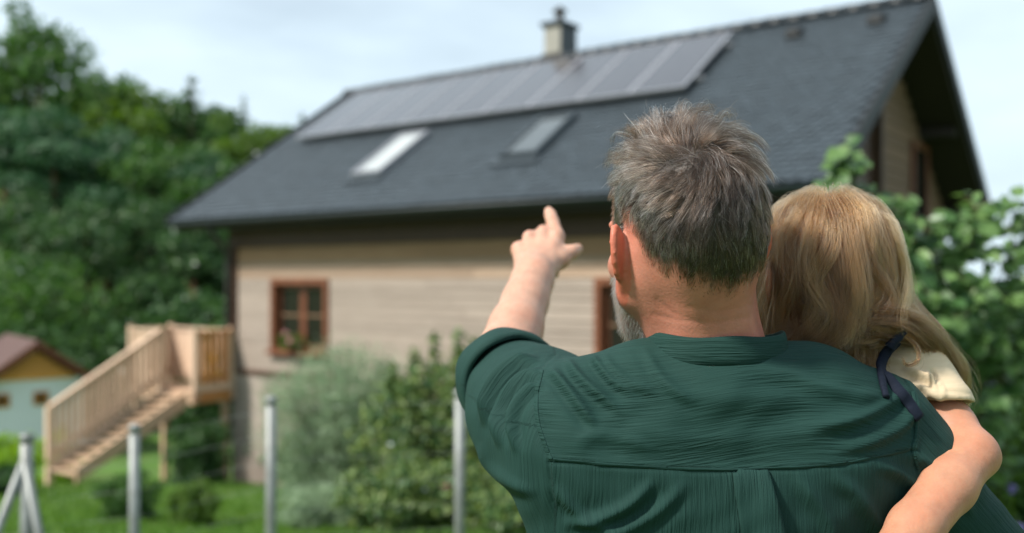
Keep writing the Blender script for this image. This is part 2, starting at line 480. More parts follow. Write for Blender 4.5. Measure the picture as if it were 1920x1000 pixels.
    while z < EZ + RH - 0.5:
        z1 = z + 0.19
        y0 = max(FY + 0.06, (z1 - EZ + 0.30) / math.tan(ANG))
        y1 = min(BY, 2 * RW - (z1 - EZ + 0.30) / math.tan(ANG))
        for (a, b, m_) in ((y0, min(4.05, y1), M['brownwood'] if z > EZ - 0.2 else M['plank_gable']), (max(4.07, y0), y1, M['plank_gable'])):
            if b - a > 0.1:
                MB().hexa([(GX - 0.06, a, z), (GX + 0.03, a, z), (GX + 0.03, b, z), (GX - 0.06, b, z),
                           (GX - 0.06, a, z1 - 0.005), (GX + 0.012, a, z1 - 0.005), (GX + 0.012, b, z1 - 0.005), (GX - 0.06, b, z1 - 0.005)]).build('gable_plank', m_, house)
        z += 0.19; k += 1
    d = empty('gable_door', (0, 0, 0), 0, house)
    fr = MB(); ya, yb_, za, zb = 6.2, 7.25, 1.95, 4.03
    fr.box(GX + 0.035, GX + 0.09, ya, ya + 0.1, za, zb); fr.box(GX + 0.035, GX + 0.09, yb_ - 0.1, yb_, za, zb)
    fr.box(GX + 0.035, GX + 0.09, ya + 0.1, yb_ - 0.1, zb - 0.1, zb); fr.box(GX + 0.035, GX + 0.09, ya + 0.1, yb_ - 0.1, za, za + 0.1)
    fr.build('frame', M['redwood'], d)
    MB().box(GX + 0.035, GX + 0.06, ya + 0.1, yb_ - 0.1, za + 0.1, zb - 0.1).build('pane', M['glass'], d)
    part('gable_post', M['brownwood'], house, GX + 0.035, GX + 0.16, 4.0, 4.12, lo, EZ + 2.2)
    # purlins carrying the overhang
    for yy in (0.75, 2.7, RW, 6.9, 8.8):
        zz = EZ + (yy if yy <= RW else 2 * RW - yy) * math.tan(ANG) - 0.44
        part('purlin', M['roofdark'], house, GX - 0.3, -0.10, yy - 0.08, yy + 0.08, zz, zz + 0.16)

    # ------------------------------------------------ roof
    roof = empty('roof', (0, 0, 0), 0, house)
    th = 0.20
    deck = MB()
    for sgn in (0, 1):
        pts = []
        for x in (-13.0, 0.0):
            q = [slope_pt(x, 0.0, -0.03), slope_pt(x, SL, -0.03), slope_pt(x, SL + 0.0, -0.03 - th), slope_pt(x, 0.0, -0.03 - th)]
            if sgn:
                q = [np.array([p[0], 2 * RW - p[1], p[2]]) for p in q]
            pts.append(q)
        a, b = pts
        if sgn:   # the back slope reaches a little lower
            for q in (a, b):
                for i in (0, 3): q[i] = q[i] + np.array([0, 0.25, -0.17])
        deck.hexa([a[3], a[2], a[1], a[0], b[3], b[2], b[1], b[0]])
    deck.build('roof_deck', M['roofdark'], roof)
    # back slope covering
    bc = MB()
    for i in range(16):
        v0, v1 = i * SL / 16 - 0.2, (i + 1) * SL / 16
        p = [slope_pt(-13.03, v0, 0.035), slope_pt(0.03, v0, 0.035), slope_pt(0.03, v1, 0.005), slope_pt(-13.03, v1, 0.005)]
        p2 = [q + np.array([0, 0, -0.03]) for q in p]
        mir = lambda q: (q[0], 2 * RW - q[1], q[2])
        bc.hexa([mir(q) for q in p2][::-1] + [mir(q) for q in p][::-1])
    bc.build('back_slope_tiles', M['tile'], roof, kind='stuff')
    # plain tile with a rounded tail, laid in half-bond
    tw, ex = 0.180, 0.155
    ns = 7
    edge = []
    for i in range(ns + 1):
        u = i / ns
        edge.append((u * (tw - 0.004), 0.055 * abs(2 * u - 1) ** 2.2))
    tv = [(u, v, 0.027) for u, v in edge] + [(u, v, -0.004) for u, v in edge] + [(0, 0.26, 0.004), (tw - 0.004, 0.26, 0.004)]
    tf = []
    a0, b0 = 2 * ns + 2, 2 * ns + 3
    for i in range(ns): tf.append([ns + 1 + i, ns + 2 + i, i + 1, i])
    tf.append(list(range(ns + 1)) + [b0, a0])
    tile_me = mesh_np('roof_tile', tv, tf, M['tile'], False)
    tva = np.array(tv)
    tri = []
    for f in tf:
        for q in range(1, len(f) - 1): tri.append([f[0], f[q], f[q + 1]])
    tri = np.array(tri)
    nrow = int(SL / ex) + 1
    Rx = np.array([[1, 0, 0], [0, math.cos(ANG), -math.sin(ANG)], [0, math.sin(ANG), math.cos(ANG)]])
    r_ = random.Random(3)
    spots = []
    for r in range(nrow):
        off = tw / 2 if r % 2 else 0.0
        for c in range(-1, 74):
            x = -0.02 - (c + 1) * tw - off
            if x < -13.04 or x + tw > 0.06: continue
            loc = slope_pt(x, r * ex - 0.07, 0.004 + r_.uniform(-0.002, 0.003))
            if loc[2] > EZ + RH - 0.02: continue
            w_ = HW(*loc) - np.array([0, 0, CAMZ])
            spots.append((float(np.linalg.norm(w_)), loc))
    spots.sort(key=lambda t: t[0])
    rest_v, rest_f, n0 = [], [], 0
    for k, (dist, loc) in enumerate(spots):
        if k < 300:
            o = link('roof_tile', tile_me, roof, tuple(loc))
            o.rotation_euler = (ANG + r_.uniform(-0.012, 0.012), r_.uniform(-0.014, 0.014), 0)
        else:
            t_ = r_.uniform(-0.012, 0.012); w_ = r_.uniform(-0.014, 0.014)
            q = tva.copy(); q[:, 2] += q[:, 1] * t_ - q[:, 0] * w_
            rest_v.append(q @ Rx.T + loc)
            rest_f.append(tri + n0); n0 += len(tv)
    o = link('roof_tiles', mesh_np('roof_tiles', np.concatenate(rest_v), np.concatenate(rest_f), M['tile']), roof)
    o['kind'] = 'stuff'
    # verge trim and ridge
    for x in (-13.06, 0.005):
        v = MB()
        v.hexa([slope_pt(x, -0.06, -0.15), slope_pt(x + 0.05, -0.06, -0.15), slope_pt(x + 0.05, SL, -0.15), slope_pt(x, SL, -0.15),
                slope_pt(x, -0.06, 0.075), slope_pt(x + 0.05, -0.06, 0.075), slope_pt(x + 0.05, SL, 0.075), slope_pt(x, SL, 0.075)])
        v.build('verge_board', M['vent'], roof)
        v2 = MB()
        q = v.v
        v2.hexa([(p[0], 2 * RW - p[1] + (0.30 if i in (0, 1, 4, 5) else 0), p[2] - (0.20 if i in (0, 1, 4, 5) else 0)) for i, p in enumerate(q)])
        v2.build('verge_board', M['vent'], roof)
    rv, rf = [], []
    for j, x in enumerate((0, 0.36)):
        rr = 0.155 if j == 0 else 0.135
        for i in range(9):
            a = math.pi * i / 8
            rv.append((x, rr * math.cos(a), rr * 0.85 * math.sin(a)))
    for i in range(8): rf.append([i, i + 1, i + 10, i + 9])
    rf.append(list(range(9))[::-1]); rf.append(list(range(9, 18)))
    rme = mesh_np('ridge_tile', rv, rf, M['ridge'], True)
    for i in range(39):
        o = link('ridge_tile', rme, roof, (-13.03 + i * 0.334, RW, EZ + RH + 0.01 + r_.uniform(-0.006, 0.006)))
    part('fascia_board', M['roofdark'], roof, -13.0, 0.0, 0.10, 0.135, EZ - 0.23, EZ - 0.04)
    g = MB()
    prof = [(0.075 * math.cos(a) - 0.01, 0.075 * math.sin(a)) for a in np.linspace(math.pi, 2 * math.pi, 9)]
    gv, gf = [], []
    for x in (-13.03, 0.03):
        for (yy, zz) in prof: gv.append((x, yy - 0.03, EZ - 0.06 + zz))
        for (yy, zz) in prof[::-1]: gv.append((x, yy * 0.93 - 0.03, EZ - 0.058 + zz * 0.93))
    n = 18
    for i in range(n): gf.append([i, (i + 1) % n, n + (i + 1) % n, n + i])
    gf += [list(range(n))[::-1], list(range(n, 2 * n))]
    g.add(gv, gf); g.build('gutter', M['tile'], roof, True)
    # chimney
    ch = empty('chimney', (-7.1, 4.95, 0), 0, roof)
    MB().box(-0.20, 0.20, -0.28, 0.28, EZ + RH - 0.5, 6.72).build('shaft', M['chimney'], ch, bevel=0.01)
    MB().box(0.202, 0.225, -0.28, 0.28, EZ + RH - 0.3, 6.715).build('dark_side_panel', M['tile'], ch)  # thin dark panel over the right face of the shaft
    MB().box(-0.26, 0.27, -0.34, 0.34, 6.722, 6.80).build('cap', M['tile'], ch, bevel=0.01)
    MB().box(-0.24, 0.25, -0.34, 0.33, EZ + RH - 0.2, EZ + RH + 0.13).build('flashing', M['gutter'], ch, bevel=0.01)
    MB().tube([(0, 0, 6.80), (0, 0, 7.02)], [0.085, 0.085], 14).build('flue', M['gutter'], ch, True)
    MB().tube([(0, 0, 7.04), (0, 0, 7.07), (0, 0, 7.16)], [0.15, 0.15, 0.03], 14).build('cowl', M['gutter'], ch, True)
    # roof vents
    for (x, v) in ((-1.95, 4.98), (-0.66, 5.02)):
        vt = MB()
        p = slope_pt(x, v, 0.03)
        vt.hexa([p + d for d in ((-0.14, -0.13, -0.07), (0.14, -0.13, -0.07), (0.14, 0.16, 0.07), (-0.14, 0.16, 0.07), (-0.10, -0.13, 0.09), (0.10, -0.13, 0.09), (0.10, 0.14, 0.15), (-0.10, 0.14, 0.15))])
        vt.build('roof_vent', M['vent'], roof, bevel=0.02)
    # roof windows
    for (x0, x1, v0, v1, gm, nm) in ((-8.85, -8.13, 1.10, 2.66, M['blind'], 'pale'), (-5.65, -4.90, 1.26, 2.66, M['skyglass'], 'dark')):
        s = empty('roof_window', (0, 0, 0), 0, roof)
        def slab(a, b, c, d, n0_, n1_):
            return [slope_pt(a, c, n0_), slope_pt(b, c, n0_), slope_pt(b, d, n0_), slope_pt(a, d, n0_), slope_pt(a, c, n1_), slope_pt(b, c, n1_), slope_pt(b, d, n1_), slope_pt(a, d, n1_)]
        f = 0.075
        m = MB()
        m.hexa(slab(x0, x0 + f, v0, v1, 0.0, 0.13)); m.hexa(slab(x1 - f, x1, v0, v1, 0.0, 0.13))
        m.hexa(slab(x0 + f, x1 - f, v0, v0 + f, 0.0, 0.128)); m.hexa(slab(x0 + f, x1 - f, v1 - f, v1, 0.0, 0.128))
        m.build('frame', M['alu'] if nm == 'pale' else M['tile'], s)
        MB().hexa(slab(x0 + f, x1 - f, v0 + f, v1 - f, 0.06, 0.10)).build('pane', gm, s)
        MB().hexa(slab(x0 - 0.08, x1 + 0.08, v0 - 0.22, v0 - 0.003, 0.055, 0.066)).build('flashing', M['tile'], s)
build_house()

def build_solar():
    arr = empty('solar_array', (3.72, 11.17, 0), -YAW)
    tag(arr, 'row of nine dark solar panels mounted just under the roof ridge', 'solar panels')
    x0, pitch, w = -12.17, 1.011, 0.992
    v0, v1 = 3.03, 5.27
    L_ = v1 - v0
    cell = MB().box(0.037, w - 0.037, 0.037, L_ - 0.037, 0.0, 0.03)
    cme = mesh_np('cells', cell.v, cell.f, M['solar'])
    fr = MB()
    fr.box(0, w, 0, 0.036, -0.012, 0.036); fr.box(0, w, L_ - 0.036, L_, -0.012, 0.036)
    fr.box(0, 0.036, 0.036, L_ - 0.036, -0.012, 0.036); fr.box(w - 0.036, w, 0.036, L_ - 0.036, -0.012, 0.036)
    fme = mesh_np('frame', fr.v, fr.f, M['alu'])
    for i in range(9):
        p = empty('solar_panel', slope_pt(x0 + i * pitch, v0, 0.14), 0, arr)
        p.rotation_euler = (ANG, 0, 0)
        link('cells', cme, p); link('frame', fme, p)
    for v in (v0 + 0.45, v1 - 0.45):
        m = MB()
        m.hexa([slope_pt(x, vv, n) for n in (0.07, 0.125) for x, vv in ((x0 - 0.08, v - 0.02), (x0 + 9 * pitch + 0.12, v - 0.02), (x0 + 9 * pitch + 0.12, v + 0.02), (x0 - 0.08, v + 0.02))])
        m.build('mounting_rail', M['alu'], arr)
    for i in range(10):
        for v in (v0 + 0.45, v1 - 0.45):
            MB().hexa([slope_pt(x0 + i * pitch + dx, v + dv, n) for n in (0.0, 0.072) for dx, dv in ((0, -0.03), (0.05, -0.03), (0.05, 0.03), (0, 0.03))]).build('roof_hook', M['gutter'], arr)
build_solar()

def build_stairs():
    st = empty('wooden_staircase', (3.72, 11.17, 0), -YAW)
    tag(st, 'new pine outdoor staircase with railed landing at the end of the house', 'staircase')
    fz = -0.46
    xa, xb = -13.94, -11.84
    ya, yb_ = -0.26, 0.55
    # landing boards
    y = ya; k = 0
    while y < yb_ - 0.02:
        MB().box(xa, xb, y, min(y + 0.135, yb_), fz - 0.045, fz).build('landing_board', M['pine'], st)
        y += 0.142; k += 1
    part('front_beam', M['pine'], st, xa, xb, ya - 0.05, ya - 0.004, fz - 0.24, fz - 0.01)
    part('side_beam', M['orangewood'], st, xb + 0.004, xb + 0.05, ya - 0.05, yb_, fz - 0.22, fz - 0.01)
    part('edge_board', M['pinepale'], st, xb + 0.004, xb + 0.06, ya - 0.05, yb_, fz - 0.008, fz + 0.12)
    for (x, y) in ((xa + 0.06, ya + 0.06), (xb - 0.06, yb_ - 0.1), (xa + 0.06, yb_ - 0.1)):
        part('post', M['pine'], st, x - 0.05, x + 0.05, y - 0.05, y + 0.05, -3.2, fz - 0.05)
    # rails of the landing
    top = fz + 1.09
    def rail(p, q, mat, name='rail_board', gap=0.135, z0a=0.05, z0b=0.05, w=0.10):
        p, q = V3(p), V3(q)
        d = q - p; n = max(2, int(np.linalg.norm(d[:2]) / gap)); u = nrm([d[0], d[1], 0])
        pr = np.array([-u[1], u[0], 0]) * 0.012
        for i in range(n):
            c = p + d * (i + 0.5) / n
            zt = c[2]
            zb = zt - 1.04
            a, b = c - u * w / 2, c + u * w / 2
            pts = []
            for z in (zb, zt):
                pts += [(a - pr) * [1, 1, 0] + [0, 0, z], (b - pr) * [1, 1, 0] + [0, 0, z], (b + pr) * [1, 1, 0] + [0, 0, z], (a + pr) * [1, 1, 0] + [0, 0, z]]
            MB().hexa(pts).build(name, mat, st)
        MB().bar(p + [0, 0, 0.02], q + [0, 0, 0.02], 0.11, 0.045).build('handrail', mat, st)
        MB().bar(p - [0, 0, 0.85], q - [0, 0, 0.85], 0.04, 0.09).build('lower_rail', mat, st)
    rail((xb + 0.0, ya, top), (xb + 0.0, yb_, top), M['orangewood'], gap=0.12)
    rail((xa, ya, top), (xa, yb_ + 0.1, top), M['pinepale'], gap=0.12)
    rail((xa, yb_ + 0.1, top), (LX - 0.1, yb_ + 0.1, top), M['pinepale'], gap=0.118, w=0.112)
    rail((xa, ya, top), (-12.92, ya, top), M['pinepale'], gap=0.12)
    
    for (x, y) in ((xa, ya), (-12.92, ya), (xb, ya), (xb, yb_), (xa, yb_ + 0.1)):
        part('newel_post', M['pinepale'], st, x - 0.05, x + 0.05, y - 0.05, y + 0.05, fz - 0.2, top + 0.10)
    # flight: towards the viewer
    run, rise = 2.15, 1.28
    x0, x1 = -12.90, -12.06
    n = 12
    for s, mt in ((x0, M['pinepale']), (x1 - 0.05, M['pine'])):
        m = MB()
        yT, yB = ya - 0.05, ya - 0.05 - run
        m.hexa([(s, yT, fz - 0.32), (s + 0.05, yT, fz - 0.32), (s + 0.05, yB, fz - rise - 0.10), (s, yB, fz - rise - 0.10),
                (s, yT, fz - 0.02), (s + 0.05, yT, fz - 0.02), (s + 0.05, yB, fz - rise + 0.16), (s, yB, fz - rise + 0.16)])
        m.build('stringer', mt, st)
    for i in range(n):
        y = ya - 0.05 - run * (i + 0.6) / n
        z = fz - rise * (i + 1) / (n + 0.4)
        MB().box(x0 + 0.052, x1 - 0.052, y - 0.10, y + 0.09, z - 0.012, z + 0.02).build('tread', M['pine'], st)
    rail((x0 - 0.02, ya - 0.06, top), (x0 - 0.02, ya - 0.05 - run, top - rise + 0.05), M['pinepale'], gap=0.112, w=0.078)
    part('newel_post', M['pinepale'], st, x0 - 0.07, x0 + 0.03, ya - run - 0.12, ya - run - 0.02, fz - rise - 0.25, fz - rise + 1.15)
build_stairs()

def build_shed():
    # white playhouse with an orange timber gable; the ridge runs back to the left
    ap = P(66, 644, 23.0)
    rz = math.radians(38)
    sh = empty('garden_shed', (ap[0], ap[1], 0), rz)
    tag(sh, 'small white garden shed with orange timber gable at the far left', 'shed')
    az, ez = ap[2], ap[2] - 1.12
    hw, oh, dep = 1.08, 0.48, 3.2
    g0 = float(ground_z(ap[0], ap[1])) - 0.3
    wz = ap[2] - 0.86
    part('wall', M['whitewall'], sh, -hw, hw, 0.0, dep, g0, wz)
    # gable boards
    z = wz
    sl = (az - ez) / (hw + oh)
    while z < az - 0.22:
        z1 = z + 0.12
        h = max(0.03, (az - 0.12 - z1) / sl)
        h0 = h + 0.12 / sl * 0.0
        MB().box(-h, h, -0.06, 0.0, z, z1 - 0.004).build('gable_board', M['shedwood'], sh)
        z += 0.12
    part('gable_core', M['orangewood'], sh, -0.4, 0.4, 0.01, dep, wz + 0.002, wz + 0.25)
    for s in (-1, 1):
        m = MB()
        x1 = s * (hw + oh)
        a = [(0, -0.35, az), (x1, -0.35, ez), (x1, dep + 0.3, ez), (0, dep + 0.3, az)]
        b = [(p[0], p[1], p[2] + 0.09) for p in a]
        if s > 0: m.hexa(a[::-1] + b[::-1])
        else: m.hexa(a + b)
        m.build('roof_slope', M['shedroof'], sh)
        MB().bar((s * 0.02, -0.385, az - 0.02), (x1, -0.385, ez - 0.02), 0.05, 0.16).build('barge_board', M['redwood'], sh)
    for x in (-0.72, 0.12):
        w = empty('window', (0, 0, 0), 0, sh)
        m = MB(); a, b, c, d = x - 0.17, x + 0.17, wz - 0.62, wz - 0.30
        f = 0.075
        m.box(a, b, -0.04, -0.002, d - f, d); m.box(a, b, -0.04, -0.002, c, c + f)
        m.box(a, a + f, -0.04, -0.002, c + f, d - f); m.box(b - f, b, -0.04, -0.002, c + f, d - f)
        m.build('frame', M['orangewood'], w)
        MB().box(a + f, b - f, -0.015, -0.003, c + f, d - f).build('pane', M['glass'], w)
build_shed()

def build_fence():
    fe = empty('wire_fence', (P(500, 900, 5.2)[0], 5.2, 0))
    tag(fe, 'galvanised steel post and wire fence crossing the lawn', 'fence')
    ox, oy = fe.location.x, fe.location.y
    tops = []
    def post(px, py, Y, r=0.029):
        p = P(px, py, Y)
        g = float(ground_z(p[0], p[1])) - 0.3
        m = MB().tube([(p[0] - ox, p[1] - oy, g), (p[0] - ox, p[1] - oy, p[2])], r, 14)
        o = m.build('post', M['metal'], fe, True)
        MB().tube([(p[0] - ox, p[1] - oy, p[2] - 0.03), (p[0] - ox, p[1] - oy, p[2] + 0.004), (p[0] - ox, p[1] - oy, p[2] + 0.016)], [r + 0.004, r + 0.004, r * 0.5], 14).build('cap', M['gutter'] if False else M['metal'], o, True)
        tops.append((p[0] - ox, p[1] - oy, p[2], g))
    post(50, 818, 4.9, 0.031); post(252, 800, 5.0, 0.027); post(508, 748, 5.2, 0.029); post(862, 735, 5.3, 0.030)
    post(1250, 720, 5.5)
    t = tops[0]
    for dx, dz in ((-0.42, 0), (0.24, 0)):
        MB().tube([(t[0], t[1] - 0.02, t[2] - 0.12), (t[0] + dx, t[1] - 0.05, t[2] - 1.25)], 0.022, 12).build('brace', M['metal'], fe, True)
    for k in range(8):
        pts = []
        for t in tops:
            pts.append((t[0], t[1] + 0.033, t[2] - 0.06 - k * 0.14))
        MB().tube(pts, 0.0012, 5).build('wire', M['metal'], fe, True)
build_fence()

# ------------------------------------------------------------------ plants
def leaf_quads(C, D, Nn, L, W, fold=0.18):
    """C centres, D long directions, Nn normals, L/W sizes -> verts, tris (two per leaf)"""
    D = D / np.linalg.norm(D, axis=1, keepdims=True)
    S = np.cross(Nn, D); S /= np.linalg.norm(S, axis=1, keepdims=True) + 1e-9
    Nn = np.cross(D, S)
    L = L[:, None]; W = W[:, None]
    a = C - D * L * 0.5; b = C + S * W * 0.5 + Nn * W * fold - D * L * 0.05; c = C + D * L * 0.5; d = C - S * W * 0.5 + Nn * W * fold - D * L * 0.05
    v = np.stack([a, b, c, d], 1).reshape(-1, 3)
    i = np.arange(len(C))[:, None] * 4
    f = np.concatenate([i + np.array([[0, 2, 1]]), i + np.array([[0, 3, 2]])], 1).reshape(-1, 3)
    return v, f

def rand_unit(n, g):
    v = g.normal(size=(n, 3))
    return v / np.linalg.norm(v, axis=1, keepdims=True)

def crown_points(g, lobes, n, shell=0.55):
    """points spread through a set of ellipsoidal lobes (cx,cy,cz,rx,ry,rz), denser near their skins"""
    vol = np.array([l[3] * l[4] * l[5] for l in lobes]) ** 0.7
    k = g.choice(len(lobes), n, p=vol / vol.sum())
    Lb = np.array(lobes)[k]
    u = rand_unit(n, g)
    r = (shell + (1 - shell) * g.random(n)) ** 0.8 * g.uniform(0.55, 1.05, n) ** 0.5
    return Lb[:, :3] + u * r[:, None] * Lb[:, 3:], u

def tree(name, label, px, Y, top_py, width, kind, leafmat, seed, n=5200, size=0.30, group='trees on the wooded hillside', bare=0.25, bark=None):
    g = np.random.default_rng(seed)
    X = (px - 960) / FPX * Y
    base = float(ground_z(X, Y)) - 0.15
    top = P(px, top_py + ((38 if px < 400 else 16) if kind != 'spruce' else 4), Y)[2]
    H = max(top - base, 1.0)
    t = empty(name, (X, Y, base))
    tag(t, label, 'tree', group)
    m = MB()
    r0 = 0.018 * H + 0.05
    lean = g.normal(0, 0.02 * H, 2)
    tp = [np.array([lean[0] * s ** 2, lean[1] * s ** 2, H * s]) for s in np.linspace(0, 0.92, 8)]
    m.tube(tp, [r0 * (1 - 0.85 * s) + 0.015 for s in np.linspace(0, 1, 8)], 8)
    lobes = []
    if kind == 'spruce':
        tiers = 15
        for i in range(tiers):
            s = bare + (1 - bare) * i / tiers
            R_ = width * 0.5 * (1 - (s - bare) / (1 - bare)) ** 0.85 + 0.12
            nb = 6
            for k in range(nb):
                a = 2 * math.pi * (k + 0.5 * (i % 2)) / nb + g.normal(0, 0.2)
                d = np.array([math.cos(a), math.sin(a), 0])
                c = tp[-1] * s / 0.92
                c = np.array([lean[0] * s * s, lean[1] * s * s, H * s])
                rr = R_ * g.uniform(0.75, 1.1)
                m.tube([c, c + d * rr * 0.9 + [0, 0, -0.12 * rr]], [r0 * 0.2 * (1 - s) + 0.008, 0.005], 5, False)
                p = c + d * rr * 0.58 + [0, 0, -0.1 * rr]
                lobes.append((p[0], p[1], p[2], 0.42 * rr + 0.1, 0.42 * rr + 0.1, 0.16 * rr + 0.09))
        lobes.append((lean[0], lean[1], H * 0.97, 0.12, 0.12, 0.35))
    else:
        nb = 15 if kind == 'broad' else 13
        for i in range(nb):
            s = bare + (0.97 - bare) * (i + 0.5) / nb
            a = i * 2.4 + g.normal(0, 0.3)
            prof = math.sin(math.pi * min(1, ((s - bare) / (1 - bare)) * 0.78 + 0.20)) ** 0.7
            rr = width * 0.5 * prof * g.uniform(0.55, 1.0)
            c = np.array([lean[0] * s * s, lean[1] * s * s, H * s * 0.93])
            d = np.array([math.cos(a), math.sin(a), 0.25])
            e = c + d * rr * 0.75
            m.tube([c - [0, 0, 0.08 * H], c + d * rr * 0.4, e], [r0 * 0.3, r0 * 0.18, 0.02], 6, False)
            q = width * 0.5 * g.uniform(0.34, 0.52)
            fl = 0.72 if kind == 'broad' else 0.42
            lobes.append((e[0], e[1], e[2], q, q, q * fl))
            if kind == 'broad':
                for _ in range(3):
                    o_ = g.normal(0, 1, 3) * q * 0.75
                    lobes.append((e[0] + o_[0], e[1] + o_[1], e[2] + o_[2] * 0.6, q * 0.5, q * 0.5, q * 0.4))
        lobes.append((lean[0], lean[1], H * 0.93, width * 0.20, width * 0.2, width * 0.16))
    m.build('trunk', bark or M['bark'], t, True)
    C, u = crown_points(g, lobes, n)
    C[:, 2] = np.maximum(C[:, 2], 0.4)
    D = rand_unit(n, g) + u * 0.6 + np.array([0, 0, -0.25])
    Nn = u + rand_unit(n, g) * 0.8 + np.array([0, 0, 0.5])
    L = size * g.uniform(0.6, 1.5, n)
    W = L * (0.62 if kind == 'broad' else 0.30)
    v, f = leaf_quads(C, D, Nn, L, W)
    link('crown', mesh_np('crown', v, f, leafmat), t)
    return t

def shrub(name, label, cat, X, Y, H, width, leafmat, seed, n=3000, size=0.06, aspect=0.5, stems=9, group=None, spread=1.0, base=None, droop=0.0, shell=0.4, flowers=None, arch=0.0):
    g = np.random.default_rng(seed)
    z0 = float(ground_z(X, Y)) - 0.05 if base is None else base
    t = empty(name, (X, Y, z0))
    tag(t, label, cat, group)
    m = MB()
    lobes = []
    tips = []
    for i in range(stems):
        a = i * 2.4 + g.normal(0, 0.3)
        rr = width * 0.5 * math.sqrt((i + 0.5) / stems) * spread
        h = H * g.uniform(0.62, 1.0) * (1 - 0.25 * (rr / (width * 0.5)) ** 2)
        e = np.array([math.cos(a) * rr, math.sin(a) * rr, h])
        mid = e * [0.45, 0.45, 0.55]
        m.tube([e * [0.1, 0.1, 0], mid, e * [0.8, 0.8, 0.85], e + [0, 0, arch * H]], [0.014, 0.010, 0.006, 0.002], 5, False)
        q = width * 0.22
        lobes += [(e[0] * 0.95, e[1] * 0.95, h * 0.86, q, q, H * 0.16), (mid[0] * 1.25, mid[1] * 1.25, mid[2], q, q, H * 0.2), (e[0] * .7, e[1] * .7, h * 0.25, q, q, H * 0.16)]
        tips.append(e)
    m.build('stems', M['twig'], t, True)
    C, u = crown_points(g, lobes, n, shell)
    if arch:
        k = int(n * 0.12)
        e = np.array(tips)[g.integers(0, len(tips), k)]
        s = g.random(k)[:, None]
        C[:k] = e * (0.9 + 0.1 * s) + np.array([0, 0, 1.0]) * arch * H * s + g.normal(0, 0.03, (k, 3))
    C[:, 2] = np.maximum(C[:, 2], 0.03)
    D = rand_unit(n, g) + u * 0.5 + np.array([0, 0, 0.5 - droop])
    Nn = u + rand_unit(n, g) * 0.7 + np.array([0, 0, 0.6])
    L = size * g.uniform(0.6, 1.4, n)
    v, f = leaf_quads(C, D, Nn, L, L * aspect)
    link('foliage', mesh_np('foliage', v, f, leafmat), t)
    if flowers:
        fm, k, fs = flowers
        for i in range(k):
            c = C[g.integers(0, n)] * [1.03, 1.03, 1.03]
            c = c + np.array([0, -0.06, 0.03])
            pc = np.repeat(c[None], 9, 0)
            a = np.arange(9) * 2.4
            d = np.stack([np.cos(a), np.sin(a) * 0.5, np.sin(a) * 0.8], 1)
            v, f = leaf_quads(pc + d * fs * 0.35, d, rand_unit(9, g) + [0, -1, 0.3], np.full(9, fs * 0.8), np.full(9, fs * 0.6))
            link('bloom', mesh_np('bloom', v, f, fm), t)
    return t

